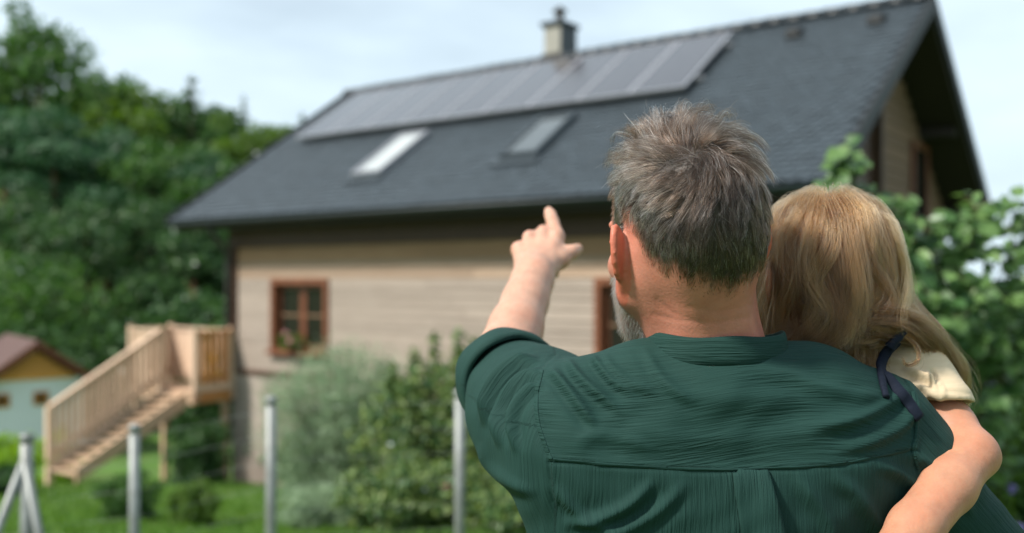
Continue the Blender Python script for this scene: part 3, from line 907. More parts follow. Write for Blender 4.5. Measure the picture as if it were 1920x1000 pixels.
def build_plants():
    K = [  # name, label, px, Y, top row, width, kind, leaves, n, leaf size
     ('broadleaf_tree', 'tall dark tree at the left edge of the wooded skyline', -30, 60, 85, 9.5, 'broad', 'leaf_mid', 6000, .42, .15),
     ('broadleaf_tree', 'bushy tree with the highest, lumpy crown top on the left skyline', 78, 57, 18, 9.0, 'broad', 'leaf_mid', 7000, .38, .15),
     ('broadleaf_tree', 'rounded light green tree just right of the highest skyline crown', 165, 56, 112, 8.5, 'broad', 'leaf_mid', 6500, .38, .15),
     ('broadleaf_tree', 'light green tree on the skyline above the pines', 240, 55, 140, 7.5, 'broad', 'leaf_light', 6000, .36, .15),
     ('broadleaf_tree', 'mid green skyline tree left of the spiky spruce', 305, 56, 160, 7.0, 'broad', 'leaf_mid', 6000, .36, .15),
     ('spruce_tree', 'dark spruce with a spiky top on the skyline', 358, 55, 125, 4.6, 'spruce', 'leaf_dark', 4200, .34, .08),
     ('broadleaf_tree', 'dark green skyline tree right of the spiky spruce', 402, 58, 192, 6.2, 'broad', 'leaf_dark', 5500, .36, .12),
     ('spruce_tree', 'thin lone spruce tip poking above the skyline', 457, 62, 172, 2.4, 'spruce', 'leaf_dark', 1700, .30, .08),
     ('broadleaf_tree', 'yellow green round tree beside the left roof edge', 470, 50, 222, 6.0, 'broad', 'leaf_light', 6000, .32, .12),
     ('broadleaf_tree', 'light green tree peeping over the left roof edge', 535, 58, 226, 5.5, 'broad', 'leaf_light', 5200, .34, .12),
     ('spruce_tree', 'small spruce tip touching the left roof edge', 566, 64, 205, 3.0, 'spruce', 'leaf_dark', 2200, .32, .08),
     ('pine_tree', 'pine with a reddish trunk at the left edge of the wood', 12, 44, 180, 8.0, 'pine', 'leaf_pine', 6000, .36, .25),
     ('pine_tree', 'blue green pine standing second from the left edge', 105, 43, 175, 7.5, 'pine', 'leaf_pine', 6000, .36, .25),
     ('pine_tree', 'broad pine in the middle of the wood', 205, 45, 215, 7.5, 'pine', 'leaf_pine', 6000, .36, .25),
     ('broadleaf_tree', 'fresh green tree in front of the spiky spruce', 292, 44, 235, 6.5, 'broad', 'leaf_mid', 6000, .30, .15),
     ('pine_tree', 'grey green pine behind the left roof corner', 385, 44, 262, 6.5, 'pine', 'leaf_pine', 5500, .34, .2),
     ('broadleaf_tree', 'green tree low behind the sloping left roof edge', 455, 42, 300, 5.5, 'broad', 'leaf_mid', 5200, .28, .1),
     ('pine_tree', 'dark low pine above the white shed', 45, 35, 345, 6.5, 'pine', 'leaf_dark', 5000, .32, .3),
     ('pine_tree', 'dark layered pine between shed and staircase', 165, 34, 360, 6.5, 'pine', 'leaf_dark', 5000, .32, .3),
     ('pine_tree', 'dark pine with flat branch layers left of the house', 275, 35, 350, 6.0, 'pine', 'leaf_dark', 5000, .32, .2),
     ('pine_tree', 'dark pine right behind the staircase landing', 365, 33, 390, 5.5, 'pine', 'leaf_dark', 4800, .30, .2),
     ('broadleaf_tree', 'dark tree hidden behind the left house corner', 425, 34, 420, 5.0, 'broad', 'leaf_dark', 4500, .28, .1),
    ]
    for i, (nm, lb, px, Y, tp, w, kd, lm, n, sz, br) in enumerate(K):
        tree(nm, lb, px, Y, tp, w, kd, M[lm], 100 + i, n=n, size=sz, bare=br, bark=M['pinebark'] if nm == 'pine_tree' else None)
    # understorey at the wood's edge
    U = [('light green bush at the left edge below the pines', 35, 30, 425, 4.2, 'leaf_mid'),
         ('pale green bush in front of the dark pines', 120, 29, 452, 4.0, 'leaf_mid'),
         ('dark bush rising right behind the shed roof', 165, 28, 575, 4.0, 'leaf_dark'),
         ('dark bush behind the upper stair rail', 255, 29, 545, 4.0, 'leaf_dark'),
         ('dark bush between landing and house corner', 345, 28, 520, 4.2, 'leaf_dark'),
         ('dark bush at the left edge behind the shed', 30, 28, 560, 3.6, 'leaf_dark'),
         ('dark bush right behind the house corner post', 420, 27, 520, 3.6, 'leaf_dark')]
    for i, (lb, px, Y, tp, w, lm) in enumerate(U):
        X = (px - 960) / FPX * Y
        z0 = float(ground_z(X, Y))
        shrub('edge_bush', lb, 'bush', X, Y, P(px, tp, Y)[2] - z0, w, M[lm], 300 + i, n=3800, size=0.26, aspect=0.55, stems=11, group='bushes at the edge of the wood')
    # garden shrubs
    def S(name, label, cat, px, Y, top, wpx, lm, seed, **kw):
        X = (px - 960) / FPX * Y
        z0 = float(ground_z(X, Y)) - 0.05
        return shrub(name, label, cat, X, Y, P(px, top, Y)[2] - z0, wpx / FPX * Y, M[lm], seed, **kw)
    S('feathery_shrub', 'pale grey green feathery shrub below the left window', 'shrub', 632, 9.5, 605, 265, 'leaf_feather', 401, n=24000, size=0.075, aspect=0.14, stems=26, shell=0.25)
    S('feathery_shrub', 'low pale feathery shrub in front of the taller one', 'shrub', 620, 7.6, 900, 190, 'leaf_feather', 402, n=9000, size=0.07, aspect=0.14, stems=16, shell=0.25)
    S('rose_bush', 'tall green rose bush with arching shoots and white blooms', 'shrub', 838, 8.6, 650, 310, 'leaf_rose', 403, n=14000, size=0.075, aspect=0.55, stems=22, arch=0.12, shell=0.3, flowers=(M['petal_white'], 3, 0.06))
    S('rose_bush', 'dark green rose bush behind the lowered elbow', 'shrub', 985, 8.0, 680, 280, 'leaf_rose', 404, n=12000, size=0.07, aspect=0.55, stems=18, shell=0.3, flowers=(M['petal_white'], 3, 0.05))
    S('rose_bush', 'dark low bush between the fence posts beneath the rose', 'shrub', 775, 7.3, 840, 270, 'leaf_rose', 405, n=11000, size=0.065, aspect=0.55, stems=16, shell=0.3, flowers=(M['petal_pink'], 5, 0.045))
    S('rose_bush', 'low leafy bush at the picture bottom beside the right fence post', 'shrub', 945, 7.0, 880, 260, 'leaf_rose', 413, n=9000, size=0.065, aspect=0.55, stems=16, shell=0.3)
    S('round_shrub', 'clipped round shrub with yellow green top on the lawn', 'shrub', 362, 7.5, 888, 92, 'leaf_light', 406, n=6500, size=0.03, aspect=0.6, stems=14, shell=0.6)
    S('round_shrub', 'darker loose shrub left of the clipped round one', 'shrub', 238, 7.8, 868, 110, 'leaf_mid', 407, n=5200, size=0.04, aspect=0.5, stems=14)
    S('shade_shrub', 'dark green shrub under the landing by the house wall', 'shrub', 372, 17.2, 770, 110, 'leaf_dark', 408, n=4200, size=0.10, aspect=0.5, stems=14)
    S('lime_hedge', 'bright lime green bush at the left edge by the shed', 'hedge', 15, 14.0, 805, 130, 'leaf_lime', 409, n=5200, size=0.08, aspect=0.55, stems=16)
    S('lime_hedge', 'bright lime green bush at the foot of the stairs', 'hedge', 112, 18.5, 792, 70, 'leaf_lime', 410, n=2600, size=0.09, aspect=0.55, stems=10)
    S('lime_hedge', 'dark base bush under the lime bush at the left edge', 'hedge', -5, 12.5, 870, 100, 'leaf_dark', 411, n=3000, size=0.08, aspect=0.5, stems=12)
    S('flower_bed', 'low pink and green flowering plant against the plaster wall', 'plant', 545, 16.5, 800, 90, 'leaf_mid', 412, n=2200, size=0.07, aspect=0.5, stems=10, flowers=(M['petal_pink'], 6, 0.09))
    # window plants
    for lb, x, z, fm in (('pot plant with pink flowers on the left window sill', -10.0, 0.34, 'petal_pink'), ('green pot plant on the sill of the right window', -2.75, 0.34, 'petal_yellow')):
        p = HW(x, FY - 0.10, z)
        shrub('window_plant', lb, 'plant', p[0], p[1], 0.36, 0.62, M['leaf_light'], 420 + int(-x), n=420, size=0.07, aspect=0.5, stems=8, base=p[2], flowers=(M[fm], 7, 0.08))
    p = HW(-11.98, 0.2, -0.46)
    shrub('potted_plant', 'yellow flowering plant on the staircase landing', 'plant', p[0], p[1], 1.45, 0.35, M['leaf_light'], 431, n=300, size=0.07, aspect=0.5, stems=6, base=p[2], flowers=(M['petal_yellow'], 5, 0.12))

    # ---- the big-leaved vine on the right
    g = np.random.default_rng(55)
    Yv = 5.0
    root = P(1760, 900, Yv)
    vine = empty('vine_shrub', (root[0], Yv, float(ground_z(root[0], Yv))))
    tag(vine, 'tall leafy climbing shrub with broad green leaves right of the girl', 'shrub')
    org = V3(vine.location)
    # shoots: polylines in photo space with depth
    shoots = [
        [(1700, 1000, 5.0), (1660, 700, 4.9), (1610, 480, 4.8), (1600, 300, 4.8)],
        [(1740, 1000, 5.0), (1700, 720, 4.9), (1640, 520, 4.8), (1580, 360, 4.8)],
        [(1760, 1000, 5.1), (1740, 700, 5.0), (1700, 540, 4.9), (1670, 390, 4.9)],
        [(1780, 1000, 5.1), (1790, 720, 5.0), (1760, 560, 5.0), (1740, 430, 5.0)],
        [(1800, 1000, 5.2), (1820, 700, 5.1), (1810, 520, 5.0), (1830, 390, 5.0)],
        [(1780, 1000, 5.2), (1850, 700, 5.2), (1870, 560, 5.1), (1905, 390, 5.1)],
        [(1800, 1000, 5.3), (1870, 740, 5.2), (1930, 600, 5.2), (1960, 440, 5.1)],
        [(1660, 1000, 5.3), (1560, 760, 5.3), (1530, 560, 5.2), (1545, 350, 5.1)],
        [(1770, 1000, 5.6), (1810, 760, 5.6), (1790, 600, 5.5), (1770, 480, 5.5)],
        [(1800, 1000, 5.7), (1740, 760, 5.7), (1690, 620, 5.6), (1650, 480, 5.6)],
        [(1790, 1000, 5.6), (1860, 780, 5.6), (1880, 660, 5.5), (1850, 540, 5.5)],
    ]
    st = MB()
    CC, AX = [], []
    for sh in shoots:
        q = np.array([P(*s) for s in sh])
        ts = np.linspace(0, 1, 15)
        pts = np.stack([np.interp(ts, np.linspace(0, 1, len(q)), q[:, k]) for k in range(3)], 1)
        pts[1:-1] += g.normal(0, 0.015, (13, 3))
        pts[0, 2] = float(ground_z(pts[0, 0], pts[0, 1])) - 0.05
        st.tube([p - org for p in pts], np.linspace(0.016, 0.003, 15), 6, False)
        # side twigs
        for i in range(2, 15):
            for _ in range(4 if i < 12 else 3):
                d = rand_unit(1, g)[0] * [1, 0.8, 0.6] + [0, -0.1, 0.15]
                L_ = g.uniform(0.08, 0.30) * (1 if i < 11 else 0.45)
                e = pts[i] + d * L_
                st.tube([pts[i] - org, (pts[i] + e) / 2 - org + [0, 0, 0.02], e - org], [0.004, 0.003, 0.0015], 4, False)
                for s in np.linspace(0.25, 1.0, 6):
                    CC.append(pts[i] + d * L_ * s + g.normal(0, 0.02, 3)); AX.append(d)
    st.build('stems', M['twig'], vine, True)
    CC = np.array(CC) - org; AX = np.array(AX)
    n = len(CC)
    # heart-shaped leaf, folded along the midrib
    lv = [(0, 0, 0), (0.34, 0.02, 0.07), (0.50, 0.32, 0.10), (0.30, 0.70, 0.05), (0, 1.0, -0.06), (-0.30, 0.70, 0.05), (-0.50, 0.32, 0.10), (-0.34, 0.02, 0.07), (0, 0.45, 0.0)]
    lf = np.array([[8, 0, 1], [8, 1, 2], [8, 2, 3], [8, 3, 4], [8, 4, 5], [8, 5, 6], [8, 6, 7], [8, 7, 0]])
    leaf_me = mesh_np('leaf', lv, [list(map(int, f)) for f in lf], M['leaf_vine'], False)
    S_ = g.uniform(0.04, 0.095, n)
    Z = AX * 0.4 + rand_unit(n, g) * 0.6 + np.array([-0.25, -0.55, 0.75])
    Z /= np.linalg.norm(Z, axis=1, keepdims=True)
    Yd = AX + rand_unit(n, g) * 0.7 + np.array([0, 0, -0.6])
    Xd = np.cross(Yd, Z); Xd /= np.linalg.norm(Xd, axis=1, keepdims=True)
    Yd = np.cross(Z, Xd)
    order = np.argsort(CC[:, 1])
    near = order[:280]; rest = order[280:]
    for i in near:
        o = link('leaf', leaf_me, vine)
        mt = Matrix([[Xd[i, 0], Yd[i, 0], Z[i, 0], 0], [Xd[i, 1], Yd[i, 1], Z[i, 1], 0], [Xd[i, 2], Yd[i, 2], Z[i, 2], 0], [0, 0, 0, 1]])
        o.rotation_euler = mt.to_euler(); o.location = tuple(CC[i]); o.scale = (S_[i],) * 3
    lva = np.array(lv)
    v = (CC[rest][:, None, :] + S_[rest][:, None, None] * (lva[None, :, 0:1] * Xd[rest][:, None, :] + lva[None, :, 1:2] * Yd[rest][:, None, :] + lva[None, :, 2:3] * Z[rest][:, None, :])).reshape(-1, 3)
    f = (np.arange(len(rest))[:, None, None] * 9 + lf[None]).reshape(-1, 3)
    o = link('foliage', mesh_np('foliage', v, f, M['leaf_vine']), vine)
    o['kind'] = 'stuff'
    S('garden_bush', 'dense dark bush filling in behind the climbing shrub', 'bush', 1700, 6.6, 520, 330, 'leaf_dark', 440, n=8000, size=0.085, aspect=0.6, stems=20, shell=0.3)
    S('garden_bush', 'mid green bush at the right edge behind the climbing shrub', 'bush', 1955, 6.8, 560, 210, 'leaf_mid', 441, n=6000, size=0.085, aspect=0.6, stems=18, shell=0.3, flowers=(M['petal_purple'], 9, 0.06))
    S('flowering_plant', 'low plant with purple flowers near the girl\'s elbow', 'plant', 1850, 5.4, 690, 120, 'leaf_light', 442, n=1500, size=0.06, aspect=0.4, stems=10, flowers=(M['petal_purple'], 10, 0.05))
    # ---- grass blades over the lawn in view
    n = 42000
    Yg = 6.5 + 13.5 * g.random(n) ** 1.2
    px = g.uniform(-60, 1980, n)
    Xg = (px - 960) / FPX * Yg
    # keep them out of the house footprint
    rx, ry = Xg - 3.72, Yg - 11.17
    hx = rx * math.cos(YAW) - ry * math.sin(YAW); hy = rx * math.sin(YAW) + ry * math.cos(YAW)
    keep = ~((hx > LX - 0.1) & (hx < GX + 0.1) & (hy > FY - 0.05))
    Xg, Yg = Xg[keep], Yg[keep]; n = len(Xg)
    Zg = ground_z(Xg, Yg)
    h = g.uniform(0.04, 0.10, n)
    D = rand_unit(n, g) * 0.35 + np.array([0, 0, 1.0])
    C = np.stack([Xg, Yg, Zg + h * 0.4], 1)
    v, f = leaf_quads(C, D, rand_unit(n, g) + [0, -0.6, 0], h, h * 0.22)
    o = link('grass', mesh_np('grass', v, f, M['grass']))
    tag(o, 'short mown grass blades covering the garden lawn', 'grass', kind='stuff')
build_plants()

def build_woodland():
    """the wood goes on to both sides of the view as one mass"""
    g = np.random.default_rng(91)
    lobes = []
    for k in range(46):
        left = k < 26
        px = -300 - k * 85 if left else 2250 + (k - 26) * 120
        Y = g.uniform(42, 58) if left else g.uniform(55, 75)
        X = (px - 960) / FPX * Y
        z = float(ground_z(X, Y))
        H = g.uniform(9, 14) if left else g.uniform(6, 9)
        for s_, w_ in ((0.25, 0.34), (0.5, 0.36), (0.78, 0.25)):
            r = H * w_
            lobes.append((X + g.normal(0, 0.6), Y + g.normal(0, 0.6), z + H * s_, r, r, H * 0.24))
    n = 26000
    C, u = crown_points(g, lobes, n)
    D = rand_unit(n, g) + u * 0.6
    L = 0.55 * g.uniform(0.6, 1.5, n)
    v, f = leaf_quads(C, D, u + rand_unit(n, g) * 0.8 + [0, 0, 0.5], L, L * 0.62)
    o = link('woodland', mesh_np('woodland', v, f, M['leaf_mid']))
    tag(o, 'distant woodland continuing beyond both sides of the garden', 'woodland', kind='stuff')
build_woodland()
# ------------------------------------------------------------------ people: distance fields -> one continuous surface
class Field:
    def __init__(s, lo, hi, h):
        s.lo = V3(lo); s.h = h
        s.n = np.ceil((V3(hi) - s.lo) / h).astype(int) + 1
        s.d = np.full(s.n, 9.0, np.float32)
        s.ax = [(s.lo[i] + h * np.arange(s.n[i])).astype(np.float32) for i in range(3)]
    def sub(s, lo, hi):
        i0 = np.clip(np.floor((V3(lo) - s.lo) / s.h).astype(int), 0, s.n - 1)
        i1 = np.clip(np.ceil((V3(hi) - s.lo) / s.h).astype(int) + 1, 1, s.n)
        sl = tuple(slice(a, b) for a, b in zip(i0, i1))
        X = s.ax[0][sl[0]][:, None, None]; Y = s.ax[1][sl[1]][None, :, None]; Z = s.ax[2][sl[2]][None, None, :]
        return sl, X, Y, Z
    def join(s, sl, e, k):
        d = s.d[sl]
        if k > 0:
            h = np.maximum(k - np.abs(d - e), 0) / k
            s.d[sl] = np.minimum(d, e) - h * h * k * 0.25
        else:
            s.d[sl] = np.minimum(d, e)
    def carve(s, sl, e, k):
        d = s.d[sl]; e = -e
        h = np.maximum(k - np.abs(d - e), 0) / max(k, 1e-6)
        s.d[sl] = np.maximum(d, e) + h * h * k * 0.25
    def cone(s, a, b, ra, rb, k=0.02, cut=False):
        a, b = V3(a), V3(b)
        m = max(ra, rb) + k + 4 * s.h + 0.02
        sl, X, Y, Z = s.sub(np.minimum(a, b) - m, np.maximum(a, b) + m)
        if 0 in s.d[sl].shape: return s
        v = b - a; L2 = max(float(v @ v), 1e-12)
        t = np.clip(((X - a[0]) * v[0] + (Y - a[1]) * v[1] + (Z - a[2]) * v[2]) / L2, 0, 1)
        e = np.sqrt((X - a[0] - t * v[0]) ** 2 + (Y - a[1] - t * v[1]) ** 2 + (Z - a[2] - t * v[2]) ** 2) - (ra + t * (rb - ra))
        (s.carve if cut else s.join)(sl, e.astype(np.float32), k)
        return s
    def chain(s, pts, rad, k=0.02):
        for i in range(len(pts) - 1): s.cone(pts[i], pts[i + 1], rad[i], rad[i + 1], k)
        return s
    def ell(s, c, r, B=None, k=0.02, cut=False):
        c, r = V3(c), V3(r)
        m = r.max() + k + 4 * s.h + 0.02
        sl, X, Y, Z = s.sub(c - m, c + m)
        if 0 in s.d[sl].shape: return s
        X, Y, Z = X - c[0], Y - c[1], Z - c[2]
        if B is not None:
            q = [X * B[i][0] + Y * B[i][1] + Z * B[i][2] for i in range(3)]
        else:
            q = [X, Y, Z]
        k0 = np.sqrt((q[0] / r[0]) ** 2 + (q[1] / r[1]) ** 2 + (q[2] / r[2]) ** 2)
        k1 = np.sqrt((q[0] / r[0] ** 2) ** 2 + (q[1] / r[1] ** 2) ** 2 + (q[2] / r[2] ** 2) ** 2) + 1e-6
        e = k0 * (k0 - 1) / k1
        (s.carve if cut else s.join)(sl, e.astype(np.float32), k)
        return s
    def rbox(s, c, half, B, rad, k=0.01):
        c, half = V3(c), V3(half)
        m = np.linalg.norm(half) + rad + k + 4 * s.h
        sl, X, Y, Z = s.sub(c - m, c + m)
        X, Y, Z = X - c[0], Y - c[1], Z - c[2]
        q = [np.abs(X * B[i][0] + Y * B[i][1] + Z * B[i][2]) - half[i] for i in range(3)]
        o = np.sqrt(sum(np.maximum(a, 0) ** 2 for a in q)) + np.minimum(np.maximum(np.maximum(q[0], q[1]), q[2]), 0) - rad
        s.join(sl, o.astype(np.float32), k)
        return s
    def plane_cut(s, p, n, lo=None, hi=None, k=0.006):
        """remove everything on the side n points to"""
        p, n = V3(p), nrm(n)
        sl, X, Y, Z = s.sub(lo if lo is not None else s.lo, hi if hi is not None else s.lo + s.h * s.n)
        e = -((X - p[0]) * n[0] + (Y - p[1]) * n[1] + (Z - p[2]) * n[2]) * np.ones(s.d[sl].shape, np.float32)
        s.carve(sl, e.astype(np.float32), k)
        return s
    def surface(s):
        d = s.d
        ins = d < 0
        c = np.zeros(tuple(s.n - 1), np.int8)
        for dx in (0, 1):
            for dy in (0, 1):
                for dz in (0, 1):
                    c += ins[dx:s.n[0] - 1 + dx, dy:s.n[1] - 1 + dy, dz:s.n[2] - 1 + dz]
        act = np.argwhere((c > 0) & (c < 8))
        idx = np.full(c.shape, -1, np.int32)
        idx[act[:, 0], act[:, 1], act[:, 2]] = np.arange(len(act))
        acc = np.zeros((len(act), 3)); cnt = np.zeros(len(act))
        cor = [(a, b, e) for a in (0, 1) for b in (0, 1) for e in (0, 1)]
        val = {q: d[act[:, 0] + q[0], act[:, 1] + q[1], act[:, 2] + q[2]].astype(float) for q in cor}
        for q in cor:
            for ax in range(3):
                if q[ax]: continue
                q2 = list(q); q2[ax] = 1; q2 = tuple(q2)
                a, b = val[q], val[q2]
                m = (a < 0) != (b < 0)
                t = np.where(m, a / np.where(m, a - b, 1), 0)
                p = np.zeros((len(act), 3)); p += q; p[:, ax] += t
                acc[m] += p[m]; cnt[m] += 1
        V = s.lo + s.h * (act + acc / cnt[:, None])
        F = []
        for ax in range(3):
            o = [a for a in range(3) if a != ax]
            s0 = [slice(1, -1)] * 3; s1 = [slice(1, -1)] * 3
            s0[ax] = slice(0, -1); s1[ax] = slice(1, None)
            A, Bv = ins[tuple(s0)], ins[tuple(s1)]
            for sgn in (0, 1):
                e = np.argwhere((A & ~Bv) if sgn == 0 else (~A & Bv))
                if not len(e): continue
                e = e.copy(); e[:, o[0]] += 1; e[:, o[1]] += 1
                q = []
                for (i, j) in ((-1, -1), (0, -1), (0, 0), (-1, 0)):
                    w = e.copy(); w[:, o[0]] += i; w[:, o[1]] += j
                    q.append(idx[w[:, 0], w[:, 1], w[:, 2]])
                q = np.stack(q, 1)
                flip = (sgn == 1) != (ax == 1)
                F.append(q[:, ::-1] if flip else q)
        F = np.concatenate(F)
        F = F[(F >= 0).all(1)]
        return V, F

def smooth_verts(V, F, it=2, lam=0.5):
    e = np.concatenate([F[:, [0, 1]], F[:, [1, 2]], F[:, [2, 3]], F[:, [3, 0]]])
    e = np.concatenate([e, e[:, ::-1]])
    cnt = np.bincount(e[:, 0], minlength=len(V)).astype(float)[:, None]
    for _ in range(it):
        s = np.stack([np.bincount(e[:, 0], V[e[:, 1], k], len(V)) for k in range(3)], 1)
        V = V + lam * (s / np.maximum(cnt, 1) - V)
    return V

def vnormals(V, F):
    fn = np.cross(V[F[:, 2]] - V[F[:, 0]], V[F[:, 3]] - V[F[:, 1]])
    N = np.zeros_like(V)
    for k in range(4):
        for a in range(3):
            N[:, a] += np.bincount(F[:, k], fn[:, a], len(V))
    return N / (np.linalg.norm(N, axis=1, keepdims=True) + 1e-12)

def to_px(V):
    return 960 + FPX * V[:, 0] / V[:, 1], HY - FPX * (V[:, 2] - CAMZ) / V[:, 1]

def set_color(me, name, cols):
    a = me.attributes.new(name, 'FLOAT_COLOR', 'POINT')
    c = np.ones((len(cols), 4), np.float32); c[:, :3] = cols
    a.data.foreach_set('color', c.ravel())

def set_vec(me, name, v):
    a = me.attributes.new(name, 'FLOAT_VECTOR', 'POINT')
    a.data.foreach_set('vector', np.asarray(v, np.float32).ravel())

def sstep(a, b, x):
    t = np.clip((x - a) / (b - a), 0, 1)
    return t * t * (3 - 2 * t)

def poly_dist(px, py, pts):
    """distance in photo pixels to a polyline, the position along it (0..1) and the signed side"""
    best = np.full(len(px), 1e9); tt = np.zeros(len(px)); sd_ = np.zeros(len(px))
    n = len(pts) - 1
    for i in range(n):
        a, b = np.array(pts[i], float), np.array(pts[i + 1], float)
        v = b - a
        t = np.clip(((px - a[0]) * v[0] + (py - a[1]) * v[1]) / (v @ v), 0, 1)
        dx, dy = px - a[0] - t * v[0], py - a[1] - t * v[1]
        d = np.hypot(dx, dy)
        m = d < best
        best[m] = d[m]; tt[m] = ((i + t) / n)[m]
        sd_[m] = np.sign(v[0] * dy - v[1] * dx)[m]
    return best, tt, sd_

def spline(pts, n):
    """Catmull-Rom through pts"""
    p = np.array(pts, float)
    p = np.concatenate([[2 * p[0] - p[1]], p, [2 * p[-1] - p[-2]]])
    m = len(p) - 3
    out = []
    for u in np.linspace(0, m - 1e-6, n):
        i = int(u); t = u - i
        a, b, c, d = p[i], p[i + 1], p[i + 2], p[i + 3]
        out.append(0.5 * ((2 * b) + (c - a) * t + (2 * a - 5 * b + 4 * c - d) * t * t + (3 * b - a - 3 * c + d) * t ** 3))
    return np.array(out)

# ---- materials for people
def skin_mat(name):
    m, nt, N, L, b = base_mat(name)
    at = N.new('ShaderNodeAttribute'); at.attribute_name = 'tone'
    tc = N.new('ShaderNodeTexCoord')
    nz = N.new('ShaderNodeTexNoise'); nz.inputs['Scale'].default_value = 38; nz.inputs['Detail'].default_value = 6; nz.inputs['Roughness'].default_value = 0.65
    L.new(tc.outputs['Object'], nz.inputs['Vector'])
    mr = N.new('ShaderNodeMapRange'); mr.inputs['From Min'].default_value = 0.3; mr.inputs['From Max'].default_value = 0.7
    mr.inputs['To Min'].default_value = 0.86; mr.inputs['To Max'].default_value = 1.12
    L.new(nz.outputs['Fac'], mr.inputs['Value'])
    hs = N.new('ShaderNodeHueSaturation')
    n9 = N.new('ShaderNodeTexNoise'); n9.inputs['Scale'].default_value = 30; n9.inputs['Detail'].default_value = 5; n9.inputs['Roughness'].default_value = 0.7
    L.new(tc.outputs['Object'], n9.inputs['Vector'])
    m9 = N.new('ShaderNodeMapRange'); m9.inputs['From Min'].default_value = 0.42; m9.inputs['From Max'].default_value = 0.72; m9.inputs['To Min'].default_value = 0.0; m9.inputs['To Max'].default_value = 0.6
    L.new(n9.outputs['Fac'], m9.inputs['Value'])
    x9 = N.new('ShaderNodeMix'); x9.data_type = 'RGBA'; x9.blend_type = 'MULTIPLY'; x9.inputs[7].default_value = (1.0, 0.78, 0.72, 1)
    L.new(m9.outputs['Result'], x9.inputs[0]); L.new(at.outputs['Color'], x9.inputs[6])
    L.new(x9.outputs[2], hs.inputs['Color']); L.new(mr.outputs['Result'], hs.inputs['Value'])
    # small moles
    vo = N.new('ShaderNodeTexVoronoi'); vo.inputs['Scale'].default_value = 26
    L.new(tc.outputs['Object'], vo.inputs['Vector'])
    mm = N.new('ShaderNodeMapRange'); mm.inputs['From Min'].default_value = 0.03; mm.inputs['From Max'].default_value = 0.06; mm.inputs['To Min'].default_value = 0.55; mm.inputs['To Max'].default_value = 0.0
    L.new(vo.outputs['Distance'], mm.inputs['Value'])
    mx = N.new('ShaderNodeMix'); mx.data_type = 'RGBA'; mx.inputs[7].default_value = (0.25, 0.09, 0.05, 1)
    L.new(mm.outputs['Result'], mx.inputs[0]); L.new(hs.outputs['Color'], mx.inputs[6])
    L.new(mx.outputs[2], b.inputs['Base Color'])
    b.inputs['Roughness'].default_value = 0.52
    b.inputs['Specular IOR Level'].default_value = 0.35
    b.inputs['Subsurface Weight'].default_value = 0.22
    b.inputs['Subsurface Radius'].default_value = (1.0, 0.32, 0.16)
    b.inputs['Subsurface Scale'].default_value = 0.006
    nb = N.new('ShaderNodeTexNoise'); nb.inputs['Scale'].default_value = 320; nb.inputs['Detail'].default_value = 3
    L.new(tc.outputs['Object'], nb.inputs['Vector'])
    bp = N.new('ShaderNodeBump'); bp.inputs['Strength'].default_value = 0.4; bp.inputs['Distance'].default_value = 0.001
    L.new(nb.outputs['Fac'], bp.inputs['Height']); L.new(bp.outputs['Normal'], b.inputs['Normal'])
    return m

